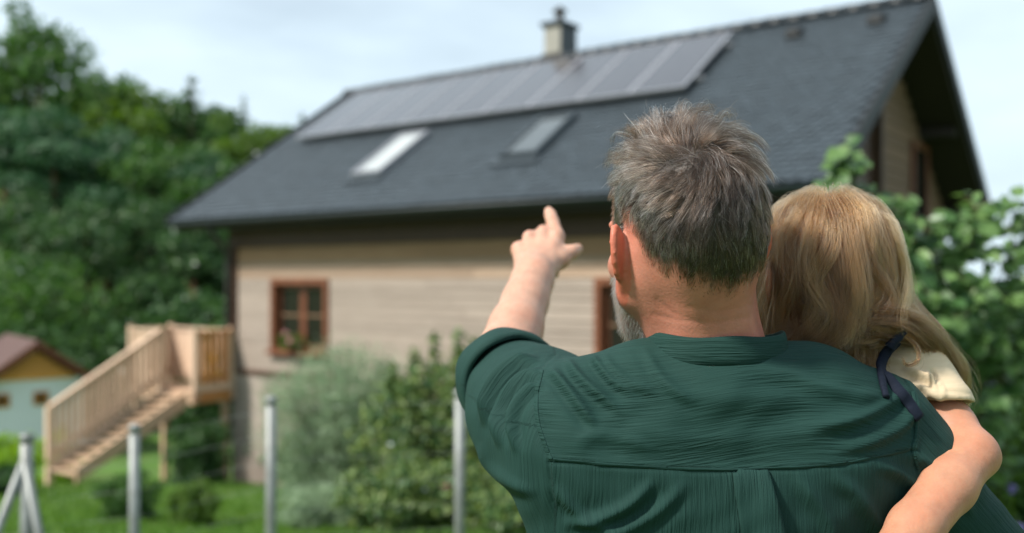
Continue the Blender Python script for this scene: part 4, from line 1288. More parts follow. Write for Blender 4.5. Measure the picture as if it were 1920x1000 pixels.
def crinkle_mat(name, c1, c2, strength=0.66, fine=1.7):
    """crinkled cotton: 'weave' runs x along the crinkles, y across them"""
    m, nt, N, L, b = base_mat(name)
    at = N.new('ShaderNodeAttribute'); at.attribute_name = 'weave'
    mp = N.new('ShaderNodeMapping'); mp.inputs['Scale'].default_value = (22, 260 * fine, 22)
    L.new(at.outputs['Vector'], mp.inputs['Vector'])
    n1 = N.new('ShaderNodeTexNoise'); n1.inputs['Scale'].default_value = 1.0; n1.inputs['Detail'].default_value = 3; n1.inputs['Distortion'].default_value = 0.6
    L.new(mp.outputs['Vector'], n1.inputs['Vector'])
    mp2 = N.new('ShaderNodeMapping'); mp2.inputs['Scale'].default_value = (9, 95 * fine, 9)
    L.new(at.outputs['Vector'], mp2.inputs['Vector'])
    n2 = N.new('ShaderNodeTexNoise'); n2.inputs['Scale'].default_value = 1.0; n2.inputs['Detail'].default_value = 2; n2.inputs['Distortion'].default_value = 0.4
    L.new(mp2.outputs['Vector'], n2.inputs['Vector'])
    rd = N.new('ShaderNodeMath'); rd.operation = 'SUBTRACT'; rd.inputs[1].default_value = 0.5
    ab = N.new('ShaderNodeMath'); ab.operation = 'ABSOLUTE'
    mu = N.new('ShaderNodeMath'); mu.operation = 'MULTIPLY'; mu.inputs[1].default_value = -1.6
    L.new(n2.outputs['Fac'], rd.inputs[0]); L.new(rd.outputs[0], ab.inputs[0]); L.new(ab.outputs[0], mu.inputs[0])
    sm = N.new('ShaderNodeMath'); sm.operation = 'ADD'
    L.new(n1.outputs['Fac'], sm.inputs[0]); L.new(mu.outputs[0], sm.inputs[1])
    bp = N.new('ShaderNodeBump'); bp.inputs['Strength'].default_value = strength; bp.inputs['Distance'].default_value = 0.0022
    L.new(sm.outputs[0], bp.inputs['Height'])
    # fine weave
    mp3 = N.new('ShaderNodeMapping'); mp3.inputs['Scale'].default_value = (900, 900, 900)
    L.new(at.outputs['Vector'], mp3.inputs['Vector'])
    n3 = N.new('ShaderNodeTexNoise'); n3.inputs['Scale'].default_value = 1.0; n3.inputs['Detail'].default_value = 1
    L.new(mp3.outputs['Vector'], n3.inputs['Vector'])
    b3 = N.new('ShaderNodeBump'); b3.inputs['Strength'].default_value = 0.25; b3.inputs['Distance'].default_value = 0.0006
    L.new(n3.outputs['Fac'], b3.inputs['Height']); L.new(bp.outputs['Normal'], b3.inputs['Normal'])
    L.new(b3.outputs['Normal'], b.inputs['Normal'])
    rp = N.new('ShaderNodeValToRGB')
    rp.color_ramp.elements[0].position = 0.25; rp.color_ramp.elements[0].color = c4(c1)
    rp.color_ramp.elements[1].position = 0.75; rp.color_ramp.elements[1].color = c4(c2)
    nl = N.new('ShaderNodeTexNoise'); nl.inputs['Scale'].default_value = 14; nl.inputs['Detail'].default_value = 3
    L.new(at.outputs['Vector'], nl.inputs['Vector'])
    ms = N.new('ShaderNodeMapRange'); ms.inputs['From Min'].default_value = 0.35; ms.inputs['From Max'].default_value = 0.65; ms.inputs['To Min'].default_value = strength * 0.35; ms.inputs['To Max'].default_value = strength * 1.5
    L.new(nl.outputs['Fac'], ms.inputs['Value']); L.new(ms.outputs['Result'], bp.inputs['Strength'])
    L.new(n1.outputs['Fac'], rp.inputs['Fac']); L.new(rp.outputs['Color'], b.inputs['Base Color'])
    b.inputs['Roughness'].default_value = 0.82
    b.inputs['Specular IOR Level'].default_value = 0.2
    b.inputs['Sheen Weight'].default_value = 0.03
    b.inputs['Sheen Roughness'].default_value = 0.5
    b.inputs['Sheen Tint'].default_value = c4([min(1, c * 6) for c in c2])
    return m

def hair_mat(name, rough=0.24, radial=0.35):
    m, nt, N, L, b = base_mat(name)
    N.remove(b)
    h = N.new('ShaderNodeBsdfHairPrincipled')
    h.model = 'CHIANG'; h.parametrization = 'COLOR'
    at = N.new('ShaderNodeAttribute'); at.attribute_name = 'tint'
    L.new(at.outputs['Color'], h.inputs['Color'])
    h.inputs['Roughness'].default_value = rough
    h.inputs['Radial Roughness'].default_value = radial
    h.inputs['Coat'].default_value = 0.0
    L.new(h.outputs[0], N['Material Output'].inputs['Surface'])
    return m

M['skin'] = skin_mat('skin')
M['shirt'] = crinkle_mat('green_crinkle_cotton', (0.0078, 0.0310, 0.0262), (0.0112, 0.0405, 0.0342))
M['beige'] = crinkle_mat('beige_jersey', (0.52, 0.415, 0.28), (0.57, 0.465, 0.325), strength=0.12)
M['navy'] = crinkle_mat('navy_cotton', (0.004, 0.007, 0.016), (0.007, 0.011, 0.023), strength=0.3)
M['denim'] = noise_mat('dark_trousers', (0.02, 0.022, 0.03), (0.03, 0.034, 0.045), rough=0.85, scale=40, bump=0.3)
M['shoe'] = noise_mat('shoe_leather', (0.05, 0.03, 0.02), (0.08, 0.05, 0.03), rough=0.5, scale=30, bump=0.2)
M['hair'] = hair_mat('dark_greying_hair')
M['hairblond'] = hair_mat('blond_hair', 0.28, 0.35)
M['eye'] = noise_mat('eyeball', (0.55, 0.53, 0.50), (0.62, 0.60, 0.57), rough=0.2, scale=60, bump=0.0)

def add_hair(name, paths, tints, radius, mat, parent, taper=0.35):
    """paths: (n, k, 3)"""
    n, k, _ = paths.shape
    cu = bpy.data.hair_curves.new(name)
    cu.add_curves([k] * n)
    cu.attributes['position'].data.foreach_set('vector', paths.astype(np.float32).ravel())
    ra = cu.attributes.get('radius') or cu.attributes.new('radius', 'FLOAT', 'POINT')
    prof = np.linspace(1, taper, k)[None, :] * np.asarray(radius).reshape(-1, 1) * np.ones((n, 1))
    ra.data.foreach_set('value', prof.astype(np.float32).ravel())
    ta = cu.attributes.new('tint', 'FLOAT_COLOR', 'CURVE')
    c = np.ones((n, 4), np.float32); c[:, :3] = tints
    ta.data.foreach_set('color', c.ravel())
    cu.materials.append(mat)
    o = bpy.data.objects.new(name, cu)
    COL.objects.link(o)
    o.parent = parent
    if parent is not None:
        o.matrix_parent_inverse = Matrix.Translation(-Vector(parent.location))
    return o

def world_child(o, parent):
    """mesh is in world coordinates; keep it there under its parent"""
    o.parent = parent
    L_ = Vector((0, 0, 0)); p = parent
    while p is not None:
        L_ = L_ + p.location; p = p.parent
    o.location = -L_
    return o

def sample_surface(V, F, mask_face, n, g):
    Fm = F[mask_face]
    T = np.concatenate([Fm[:, [0, 1, 2]], Fm[:, [0, 2, 3]]])
    a, b, c = V[T[:, 0]], V[T[:, 1]], V[T[:, 2]]
    ar = np.linalg.norm(np.cross(b - a, c - a), axis=1)
    k = g.choice(len(T), n, p=ar / ar.sum())
    u, v = g.random(n), g.random(n)
    m = u + v > 1; u[m], v[m] = 1 - u[m], 1 - v[m]
    return a[k] + (b[k] - a[k]) * u[:, None] + (c[k] - a[k]) * v[:, None], k % len(Fm), Fm

def head_basis(yaw, roll, pitch):
    cy, sy = math.cos(yaw), math.sin(yaw)
    r = np.array([cy, sy, 0]); f = np.array([-sy, cy, 0]); u = np.array([0, 0, 1.0])
    u, r = u * math.cos(roll) - r * math.sin(roll), r * math.cos(roll) + u * math.sin(roll)
    f, u = f * math.cos(pitch) + u * math.sin(pitch), u * math.cos(pitch) - f * math.sin(pitch)
    return np.array([r, f, u])

def add_head(fd, H0, B, s=1.0, ears=True, child=False):
    """a head around the ear midpoint H0; B rows are right, forward, up"""
    def W(r, f, u): return H0 + s * (B[0] * r + B[1] * f + B[2] * u)
    def RB(ax, ang):           # basis rotated about one of its own axes
        c, sn = math.cos(ang), math.sin(ang)
        b = [v.copy() for v in B]
        i, j = [(1, 2), (2, 0), (0, 1)][ax]
        b[i], b[j] = B[i] * c + B[j] * sn, B[j] * c - B[i] * sn
        return np.array(b)
    S = lambda *r: np.array(r) * s
    fd.ell(W(0, -0.012, 0.045), S(0.0755, 0.097, 0.089), B, 0.0)
    fd.ell(W(0, -0.045, 0.0), S(0.066, 0.052, 0.062), B, 0.03 * s)
    fd.ell(W(0, 0.045, 0.0), S(0.066, 0.055, 0.085), B, 0.03 * s)          # face
    fd.ell(W(0, 0.060, -0.055), S(0.050, 0.042, 0.055), B, 0.03 * s)       # muzzle
    for q in (-1, 1):
        fd.cone(W(q * 0.060, 0.012, -0.045), W(q * 0.030, 0.082, -0.098), 0.017 * s, 0.018 * s, 0.03 * s)   # jaw
        fd.cone(W(q * 0.062, 0.0, -0.01), W(q * 0.060, 0.012, -0.045), 0.018 * s, 0.017 * s, 0.03 * s)
        fd.ell(W(q * 0.040, 0.082, -0.020), S(0.022, 0.018, 0.018), B, 0.02 * s)  # cheekbone
        fd.ell(W(q * 0.032, 0.106, 0.012), S(0.018, 0.014, 0.012), B, 0.012 * s, cut=True)  # eye socket
        fd.ell(W(q * 0.032, 0.092, 0.010), S(0.0135, 0.0125, 0.0125), B, 0.003 * s)        # eyeball under its lid
        fd.cone(W(q * 0.014, 0.104, 0.030), W(q * 0.046, 0.094, 0.030), 0.008 * s, 0.007 * s, 0.012 * s)    # brow
    fd.cone(W(-0.012, 0.088, -0.103), W(0.012, 0.088, -0.103), 0.018 * s, 0.018 * s, 0.02 * s)  # chin
    fd.cone(W(0, 0.100, 0.022), W(0, 0.125, -0.022), 0.009 * s, 0.012 * s, 0.012 * s)      # nose
    for q in (-1, 1): fd.ell(W(q * 0.012, 0.114, -0.027), S(0.009, 0.011, 0.008), B, 0.006 * s)
    fd.cone(W(-0.020, 0.100, -0.055), W(0.020, 0.100, -0.055), 0.006 * s, 0.006 * s, 0.006 * s)  # lips
    fd.cone(W(-0.017, 0.099, -0.066), W(0.017, 0.099, -0.066), 0.007 * s, 0.007 * s, 0.006 * s)
    if ears:
        for q in (-1, 1):
            b = RB(2, q * math.radians(38))       # the back rim stands away from the skull
            b2 = b.copy()
            a = math.radians(10)
            b2[1], b2[2] = b[1] * math.cos(a) + b[2] * math.sin(a), b[2] * math.cos(a) - b[1] * math.sin(a)
            c = W(q * 0.086, -0.004, 0.0)
            out = b2[0] * q
            fd.ell(c, S(0.0050, 0.0165, 0.029), b2, 0.008 * s)
            ring = []
            for t in np.linspace(-0.35 * math.pi, 1.12 * math.pi, 12):   # helix
                ring.append(c + out * 0.003 * s + s * (-b2[1] * math.sin(t) * 0.0175 + b2[2] * math.cos(t) * 0.031))
            ring = [c + out * 0.002 * s + s * (-b2[1] * 0.018 * math.sin(t) + b2[2] * 0.031 * math.cos(t)) for t in np.linspace(-0.55 * math.pi, 0.78 * math.pi, 12)]
            fd.chain(ring, [0.0042 * s] * 12, 0.003 * s)
            fd.ell(c - b2[2] * 0.032 * s + b2[1] * 0.002 * s, S(0.0058, 0.0105, 0.013), b2, 0.006 * s)   # lobe
            fd.ell(c + out * 0.011 * s + b2[1] * 0.004 * s - b2[2] * 0.004 * s, S(0.008, 0.009, 0.013), b2, 0.006 * s, cut=True)  # concha
    return W

# ================================================================== the man
man = empty('person', (P(1370, 0, 1.12)[0], 1.12, 0.0))
tag(man, 'man seen from behind in a dark green shirt, pointing at the roof', 'person')
MH0 = P(1287, 464, 1.105)
MB_ = head_basis(math.radians(18), math.radians(6), math.radians(3))

# arm joints
SHO = P(1062, 765, 1.125); ELB = P(936, 706, 1.385); WRI = P(1003, 512, 1.60)
KN = [P(1044, 441, 1.672), P(1019, 433, 1.682), P(993, 443, 1.676), P(972, 465, 1.660)]   # index .. little knuckle

def build_man_body():
    h = 0.003
    fd = Field((-0.10, 0.90, 1.12), (0.52, 1.86, 1.88), h)
    W = add_head(fd, MH0, MB_)
    # neck
    nb = P(1338, 672, 1.115)
    fd.cone(W(0, -0.018, -0.035), nb, 0.052, 0.057, 0.03)
    fd.cone(W(0, 0.015, -0.075), nb + [0, 0.02, -0.02], 0.046, 0.052, 0.03)
    for q in (-1, 1):   # the two cords at the nape and the sloping muscle
        fd.cone(W(q * 0.022, -0.055, -0.030), P(1338 + q * 30, 690, 1.095), 0.018, 0.024, 0.02)
        fd.cone(W(q * 0.052, -0.012, -0.030), P(1338 + q * 62, 680, 1.12), 0.014, 0.018, 0.025)
        fd.cone(P(1338 + q * 40, 720, 1.115), P(1365 + q * 270, 785, 1.135), 0.030, 0.036, 0.02)
    fd.cone(nb, P(1365, 900, 1.15), 0.048, 0.070, 0.02)
    fd.ell(P(1365, 900, 1.15), (0.150, 0.075, 0.10), None, 0.03)
    # upper arm, forearm
    fd.cone(SHO, ELB, 0.050, 0.043, 0.03)
    d = nrm(WRI - ELB)
    fd.chain([ELB, ELB + d * 0.055, ELB + d * 0.12, ELB + d * 0.19, WRI - d * 0.02, WRI], [0.036, 0.0360, 0.0335, 0.0290, 0.0255, 0.0245], 0.04)
    # hand
    kmid = (KN[0] + KN[3]) / 2
    fwd = nrm(kmid - WRI); side = nrm(KN[0] - KN[3]); side = nrm(side - fwd * (side @ fwd)); nr = np.cross(side, fwd)
    if nr[1] > 0: nr = -nr                       # the back of the hand looks at the viewer
    Bh = np.array([side, fwd, nr])
    pc = (WRI + kmid) / 2
    for kn, w0 in zip(KN, (0.011, 0.004, -0.004, -0.011)):
        a = WRI + side * w0 + fwd * 0.012
        fd.cone(a, kn - nr * 0.004 - fwd * 0.004, 0.0160, 0.0112, 0.006)
    fd.cone(WRI - d * 0.01, WRI + fwd * 0.02, 0.0245, 0.022, 0.02)
    fd.rbox(pc - nr * 0.008, (0.026, 0.026, 0.006), Bh, 0.010, 0.014)
    for kn in KN: fd.ell(kn - nr * 0.002, (0.0108, 0.0108, 0.0108), None, 0.012)
    # index finger straight out, pointing at the roof
    tip = P(1029, 396, 1.752)
    k0 = KN[0] + nr * -0.001
    j1 = k0 + (tip - k0) * 0.48 + nr * 0.004
    j2 = k0 + (tip - k0) * 0.76 + nr * 0.003
    fd.chain([k0, j1, j2, tip], [0.0128, 0.0112, 0.0105, 0.0088], 0.006)
    # three curled fingers
    for i in (1, 2, 3):
        kn = KN[i]
        L_ = (0.0, 0.045, 0.041, 0.033)[i]
        p1 = kn + fwd * L_ * 0.62 - nr * L_ * 0.72
        p2 = p1 - nr * L_ * 0.42 - fwd * L_ * 0.50
        p3 = p2 - fwd * L_ * 0.50 + nr * L_ * 0.18
        fd.chain([kn, p1, p2, p3], [0.0105, 0.0095, 0.009, 0.008], 0.003)
    # thumb leaves the side of the palm near its base
    t0 = WRI + side * 0.016 + fwd * 0.018 - nr * 0.010
    t1 = P(1051, 487, 1.640); t2 = P(1071, 474, 1.655); t3 = P(1083, 467, 1.668)
    fd.chain([t0, t1, t2, t3], [0.018, 0.0138, 0.0116, 0.0100], 0.010)
    fd.cone(t1, KN[0] - nr * 0.012 - fwd * 0.02, 0.010, 0.009, 0.015)      # web
    fd.chain([P(1022, 478, 1.690), P(1036, 500, 1.672), P(1041, 514, 1.660)], [0.0095, 0.0092, 0.0080], 0.003)   # fingertip showing under the thumb
    V, F = fd.surface()
    V = smooth_verts(V, F, 3, 0.5)
    N = vnormals(V, F)
    px, py = to_px(V)
    # neck creases
    hu = (V - MH0) @ MB_.T
    for pts, dep in (([(1225, 590), (1280, 603), (1340, 607), (1400, 596)], 0.0006), ([(1232, 562), (1262, 588), (1300, 600)], 0.0005), ([(1290, 575), (1350, 585), (1415, 572)], 0.0004)):
        dd, t, sd_ = poly_dist(px, py, pts)
        m = (V[:, 1] < 1.10) & (py > 520) & (py < 660)
        V = V - N * (dep * np.exp(-(dd / 4.0) ** 2) * m)[:, None]
    me = mesh_np('body', V, F, M['skin'], True)
    # skin tone
    arm = np.array([0.46, 0.265, 0.19]); red = np.array([0.43, 0.175, 0.122]); ear = np.array([0.46, 0.135, 0.085])
    tone = np.tile(red, (len(V), 1))
    am = sstep(1.22, 1.32, V[:, 1])[:, None] * (px < 1110)[:, None]
    tone = tone * (1 - am) + arm * am
    er = ((np.abs(hu[:, 0]) > 0.079) & (hu[:, 2] < 0.05) & (hu[:, 2] > -0.06) & (np.linalg.norm(hu, axis=1) < 0.14))
    tone[er] = ear
    kn_d = np.min([np.linalg.norm(V - k, axis=1) for k in KN], axis=0)
    kr = np.exp(-(kn_d / 0.012) ** 2)[:, None] * 0.35
    tone = tone * (1 - kr) + np.array([0.50, 0.24, 0.18]) * kr
    hm = scalp_mask(hu, px, py, V)
    tone = tone * (1 - hm[:, None] ** 2) + np.array([0.030, 0.022, 0.017]) * hm[:, None] ** 2
    bm = beard_mask(hu)
    tone = tone * (1 - 0.6 * bm[:, None]) + np.array([0.16, 0.13, 0.11]) * 0.6 * bm[:, None]
    set_color(me, 'tone', tone)
    o = link('body', me)
    world_child(o, man)
    return V, F, N, hu, hm, bm, W

def scalp_mask(hu, px, py, V):
    az = np.abs(np.arctan2(hu[:, 0], -hu[:, 1]))          # 0 at the back of the head
    line = np.interp(az, [0, 0.28, 0.55, 0.85, 1.10, 1.32, 1.62, 1.75, 1.95, 2.2, 3.15], [-0.050, -0.040, -0.030, -0.018, 0.000, 0.034, 0.034, -0.008, 0.0, 0.06, 0.090])
    wob = 0.003 * np.sin(hu[:, 0] * 260) + 0.002 * np.sin(hu[:, 0] * 610 + 1)
    m = sstep(-0.018, 0.022, hu[:, 2] - line + wob)
    far = np.linalg.norm(hu, axis=1) < 0.19
    ear = (np.abs(hu[:, 0]) > 0.081) & (hu[:, 2] < 0.034)
    return m * far * ~ear

def beard_mask(hu):
    a = sstep(0.010, 0.022, hu[:, 1]) * sstep(-0.012, -0.030, hu[:, 2]) * sstep(-0.150, -0.120, hu[:, 2])
    cheek = 1 - sstep(-0.045, -0.020, hu[:, 2]) * sstep(0.03, 0.05, hu[:, 1])
    lip = 1 - (np.abs(hu[:, 0]) < 0.022) * (hu[:, 2] > -0.075) * (hu[:, 2] < -0.045)
    return a * cheek * lip * (np.abs(hu[:, 0]) < 0.085) * (hu[:, 1] < 0.13)

mV, mF, mN, mHU, mHM, mBM, MW = build_man_body()

def build_man_hair():
    g = np.random.default_rng(21)
    fm = (mHM[mF].mean(1) > 0.03)
    n = 24000
    root, fi, Fm = sample_surface(mV, mF, fm, n, g)
    dens = mHM[Fm[fi]].mean(1)
    kp = g.random(n) < dens ** 1.35
    root, fi, dens = root[kp], fi[kp], dens[kp]; n = len(root)
    nn = mN[Fm[fi]].mean(1); nn /= np.linalg.norm(nn, axis=1, keepdims=True)
    nseed = 820
    B = MB_
    whorl = MH0 - B[0] * 0.022 - B[1] * 0.076 + B[2] * 0.098
    k = 9
    def grow(root, nn, jit, ljit, stand):
        """strand paths from roots; jit turns the combing direction"""
        q = (root - MH0) @ B.T
        v = root - whorl
        t = v - nn * (v * nn).sum(1, keepdims=True)
        dw = np.linalg.norm(t, axis=1, keepdims=True)
        t = t / (dw + 1e-4)
        sw = np.cross(nn, t)
        turn = (0.75 * np.exp(-(dw[:, 0] / 0.05) ** 2) + 0.15) + jit
        t = t * np.cos(turn)[:, None] - sw * np.sin(turn)[:, None]
        down = -B[2] - nn * (-(nn @ B[2]))[:, None]
        down = down / (np.linalg.norm(down, axis=1, keepdims=True) + 1e-4)
        front = sstep(-0.055, 0.0, q[:, 1])[:, None]
        top = sstep(0.065, 0.125, q[:, 2])[:, None]
        low = 1 - sstep(-0.01, 0.06, q[:, 2])[:, None]
        side = sstep(0.055, 0.072, np.abs(q[:, 0]))[:, None] * (1 - top)
        t = t + down * (0.9 * low + 0.5 * side) + B[1] * 0.35 * front
        # combed over towards the left at the back of the crown
        t = t - B[0] * (0.5 * np.exp(-((q[:, 2] - 0.075) / 0.03) ** 2) * (q[:, 1] < 0.01) * (q[:, 0] < 0.035))[:, None]
        t /= np.linalg.norm(t, axis=1, keepdims=True)
        length = np.interp(q[:, 2], [-0.06, -0.035, -0.005, 0.035, 0.075, 0.11, 0.14], [0.003, 0.006, 0.011, 0.018, 0.027, 0.040, 0.052])
        length = length * (1 - 0.45 * side[:, 0]) * ljit
        lift = (0.07 + 0.08 * (1 - low[:, 0]) + 1.0 * (top * front)[:, 0] + 0.38 * top[:, 0]) * stand * (1 - 0.5 * side[:, 0])
        P_ = np.empty((len(root), k, 3)); P_[:, 0] = root - nn * 0.001
        p = root.copy()
        for i in range(1, k):
            s = i / (k - 1)
            d = t + nn * (lift * (1.7 - 2.1 * s))[:, None] + (-B[2]) * (0.25 * s * s)
            d /= np.linalg.norm(d, axis=1, keepdims=True)
            p = p + d * (length / (k - 1))[:, None]
            P_[:, i] = p
        return P_, q, length
    # clumps
    sr, sfi, _ = sample_surface(mV, mF, fm, nseed, g)
    sn = mN[Fm[sfi]].mean(1); sn /= np.linalg.norm(sn, axis=1, keepdims=True)
    sj = g.normal(0, 0.42, nseed); sl = g.uniform(0.7, 1.35, nseed); ss = g.uniform(0.4, 1.8, nseed)
    SP, sq, _ = grow(sr, sn, sj, sl, ss)
    kd = KDTree(nseed)
    for i, p in enumerate(sr): kd.insert(p, i)
    kd.balance()
    own = np.array([kd.find(p)[1] for p in root])
    Pm, q, length = grow(root, nn, sj[own] * 0.85 + g.normal(0, 0.10, n), sl[own] * g.uniform(0.7, 1.12, n), ss[own] * g.uniform(0.85, 1.15, n))
    amt = np.interp(q[:, 2], [-0.05, 0.02, 0.10], [0.12, 0.58, 0.88]) * g.uniform(0.6, 1.1, n)
    w = (np.linspace(0, 1, k) ** 1.3)[None, :, None] * amt[:, None, None]
    rel = SP[own] - SP[own][:, :1]
    tgt = root[:, None, :] * 0.45 + sr[own][:, None, :] * 0.55 + rel
    # keep each hair's own length while it leans towards its clump
    Pm = Pm * (1 - w) + tgt * w
    # stray hairs
    Pm = root[:, None, :] + (Pm - root[:, None, :]) * (0.3 + 0.7 * sstep(0.1, 0.9, dens))[:, None, None]
    stray = g.random(n) < 0.02
    amp = (np.linspace(0, 1, k) ** 2)[None, :, None] * (length * 0.55)[:, None, None]
    Pm[stray] += (rand_unit(n, g)[:, None, :] * amp)[stray]
    Pm += (np.linspace(0, 1, k) ** 1.5)[None, :, None] * rand_unit(n, g)[:, None, :] * (length * 0.07)[:, None, None]
    # stay outside the skull
    E_c = MW(0, -0.012, 0.045); rad = np.array([0.0785, 0.098, 0.089])
    loc = (Pm - E_c) @ B.T / rad
    rr = np.linalg.norm(loc, axis=2, keepdims=True)
    low_ = np.linspace(0.0, 0.03, k)[None, :, None]
    push = np.maximum(1.0 + low_ - rr, 0) * (rr > 0.6)
    Pm[:, 1:] += ((loc / np.maximum(rr, 1e-3) * push * rad) @ B)[:, 1:]
    # colours: dark brown, greying at the sides
    left = sstep(0.02, 0.075, -q[:, 0]); temple = sstep(0.045, 0.075, np.abs(q[:, 0]))
    grey_p = np.clip(0.13 + 0.26 * temple + 0.16 * left, 0, 0.8)
    isg = g.random(n) < grey_p
    br = np.array([0.008, 0.0045, 0.0029]); bl = np.array([0.045, 0.0235, 0.0130])
    mixv = g.random(n)[:, None] ** 1.3
    tint = br * (1 - mixv) + bl * mixv
    tint = tint * (0.35 + 1.3 * g.random(nseed)[own] ** 1.5)[:, None]
    gr = np.array([0.30, 0.28, 0.26]) * g.uniform(0.6, 1.25, n)[:, None]
    tint = np.where(isg[:, None], gr, tint)
    add_hair('hair', Pm, tint, np.where(g.random(n) < 0.14, 0.00025, 0.00015) * g.uniform(0.8, 1.2, n), M['hair'], man)
    # beard
    fb = (mBM[mF].mean(1) > 0.35)
    n = 5200
    root, fi, Fm2 = sample_surface(mV, mF, fb, n, g)
    nn = mN[Fm2[fi]].mean(1); nn /= np.linalg.norm(nn, axis=1, keepdims=True)
    d = nn * 0.75 - B[2] * 0.75 + B[1] * 0.15 - 0 + rand_unit(n, g) * 0.35
    d /= np.linalg.norm(d, axis=1, keepdims=True)
    ln = g.uniform(0.004, 0.0085, n)
    s = np.linspace(0, 1, 5)
    Pb = root[:, None, :] + d[:, None, :] * (ln[:, None] * s)[:, :, None] - (B[2] * 0.003)[None, None, :] * (s ** 2)[None, :, None]
    tint = np.where(g.random(n)[:, None] < 0.62, np.array([0.22, 0.205, 0.185]) * g.uniform(0.5, 1.3, n)[:, None], np.array([0.16, 0.11, 0.08]))
    add_hair('beard', Pb, tint, 0.00014 * np.ones(n), M['hair'], man)
build_man_hair()

def build_arm_hair():
    g = np.random.default_rng(77)
    d = nrm(WRI - ELB)
    c = mV[mF].mean(1)
    t = (c - ELB) @ d
    rad = np.linalg.norm(c - ELB - t[:, None] * d, axis=1)
    m = (t > 0.05) & (t < 0.27) & (rad < 0.06)
    n = 1500
    root, fi, Fm = sample_surface(mV, mF, m, n, g)
    nn = mN[Fm[fi]].mean(1)
    dr = d * 0.75 + nn * 0.45 + rand_unit(n, g) * 0.35
    s = np.linspace(0, 1, 4)
    L_ = g.uniform(0.005, 0.012, n)
    pth = root[:, None, :] + dr[:, None, :] * (L_[:, None] * s)[:, :, None] - nn[:, None, :] * (L_[:, None] * 0.25 * s ** 2)[:, :, None]
    add_hair('arm_hair', pth, np.array([0.16, 0.09, 0.05]) * g.uniform(0.6, 1.6, n)[:, None], 0.00006 * np.ones(n), M['hair'], man)
build_arm_hair()

# ---- the shirt
def fold_apply(V, N, px, py, folds, facing, F=None):
    """raise soft ridges / press valleys along lines: (points, width px, height m, reach of the other side)"""
    D = np.zeros(len(V))
    for pts, w, hgt in folds:
        sp = spline(pts, 24)
        dd, t, sd_ = poly_dist(px, py, [tuple(p) for p in sp])
        fade = np.clip(np.sin(np.pi * np.clip(t, 0.0, 1.0)) * 1.6, 0, 1)
        fade = np.where((t <= 0.001) | (t >= 0.999), 0, fade)
        wl_ = np.where(sd_ > 0, w, w * 0.6)
        hgt = hgt * 1.9
        D += hgt * fade * np.exp(-(dd / wl_) ** 2) - 0.45 * hgt * fade * np.exp(-((dd - 1.7 * w) / (0.9 * w)) ** 2) * (sd_ > 0)
    if F is not None:
        e = np.concatenate([F[:, [0, 1]], F[:, [1, 2]], F[:, [2, 3]], F[:, [3, 0]]]); e = np.concatenate([e, e[:, ::-1]])
        cnt = np.maximum(np.bincount(e[:, 0], minlength=len(V)), 1)
        for _ in range(3): D = 0.4 * D + 0.6 * np.bincount(e[:, 0], D[e[:, 1]], len(V)) / cnt
    return V + N * (D * facing)[:, None], D

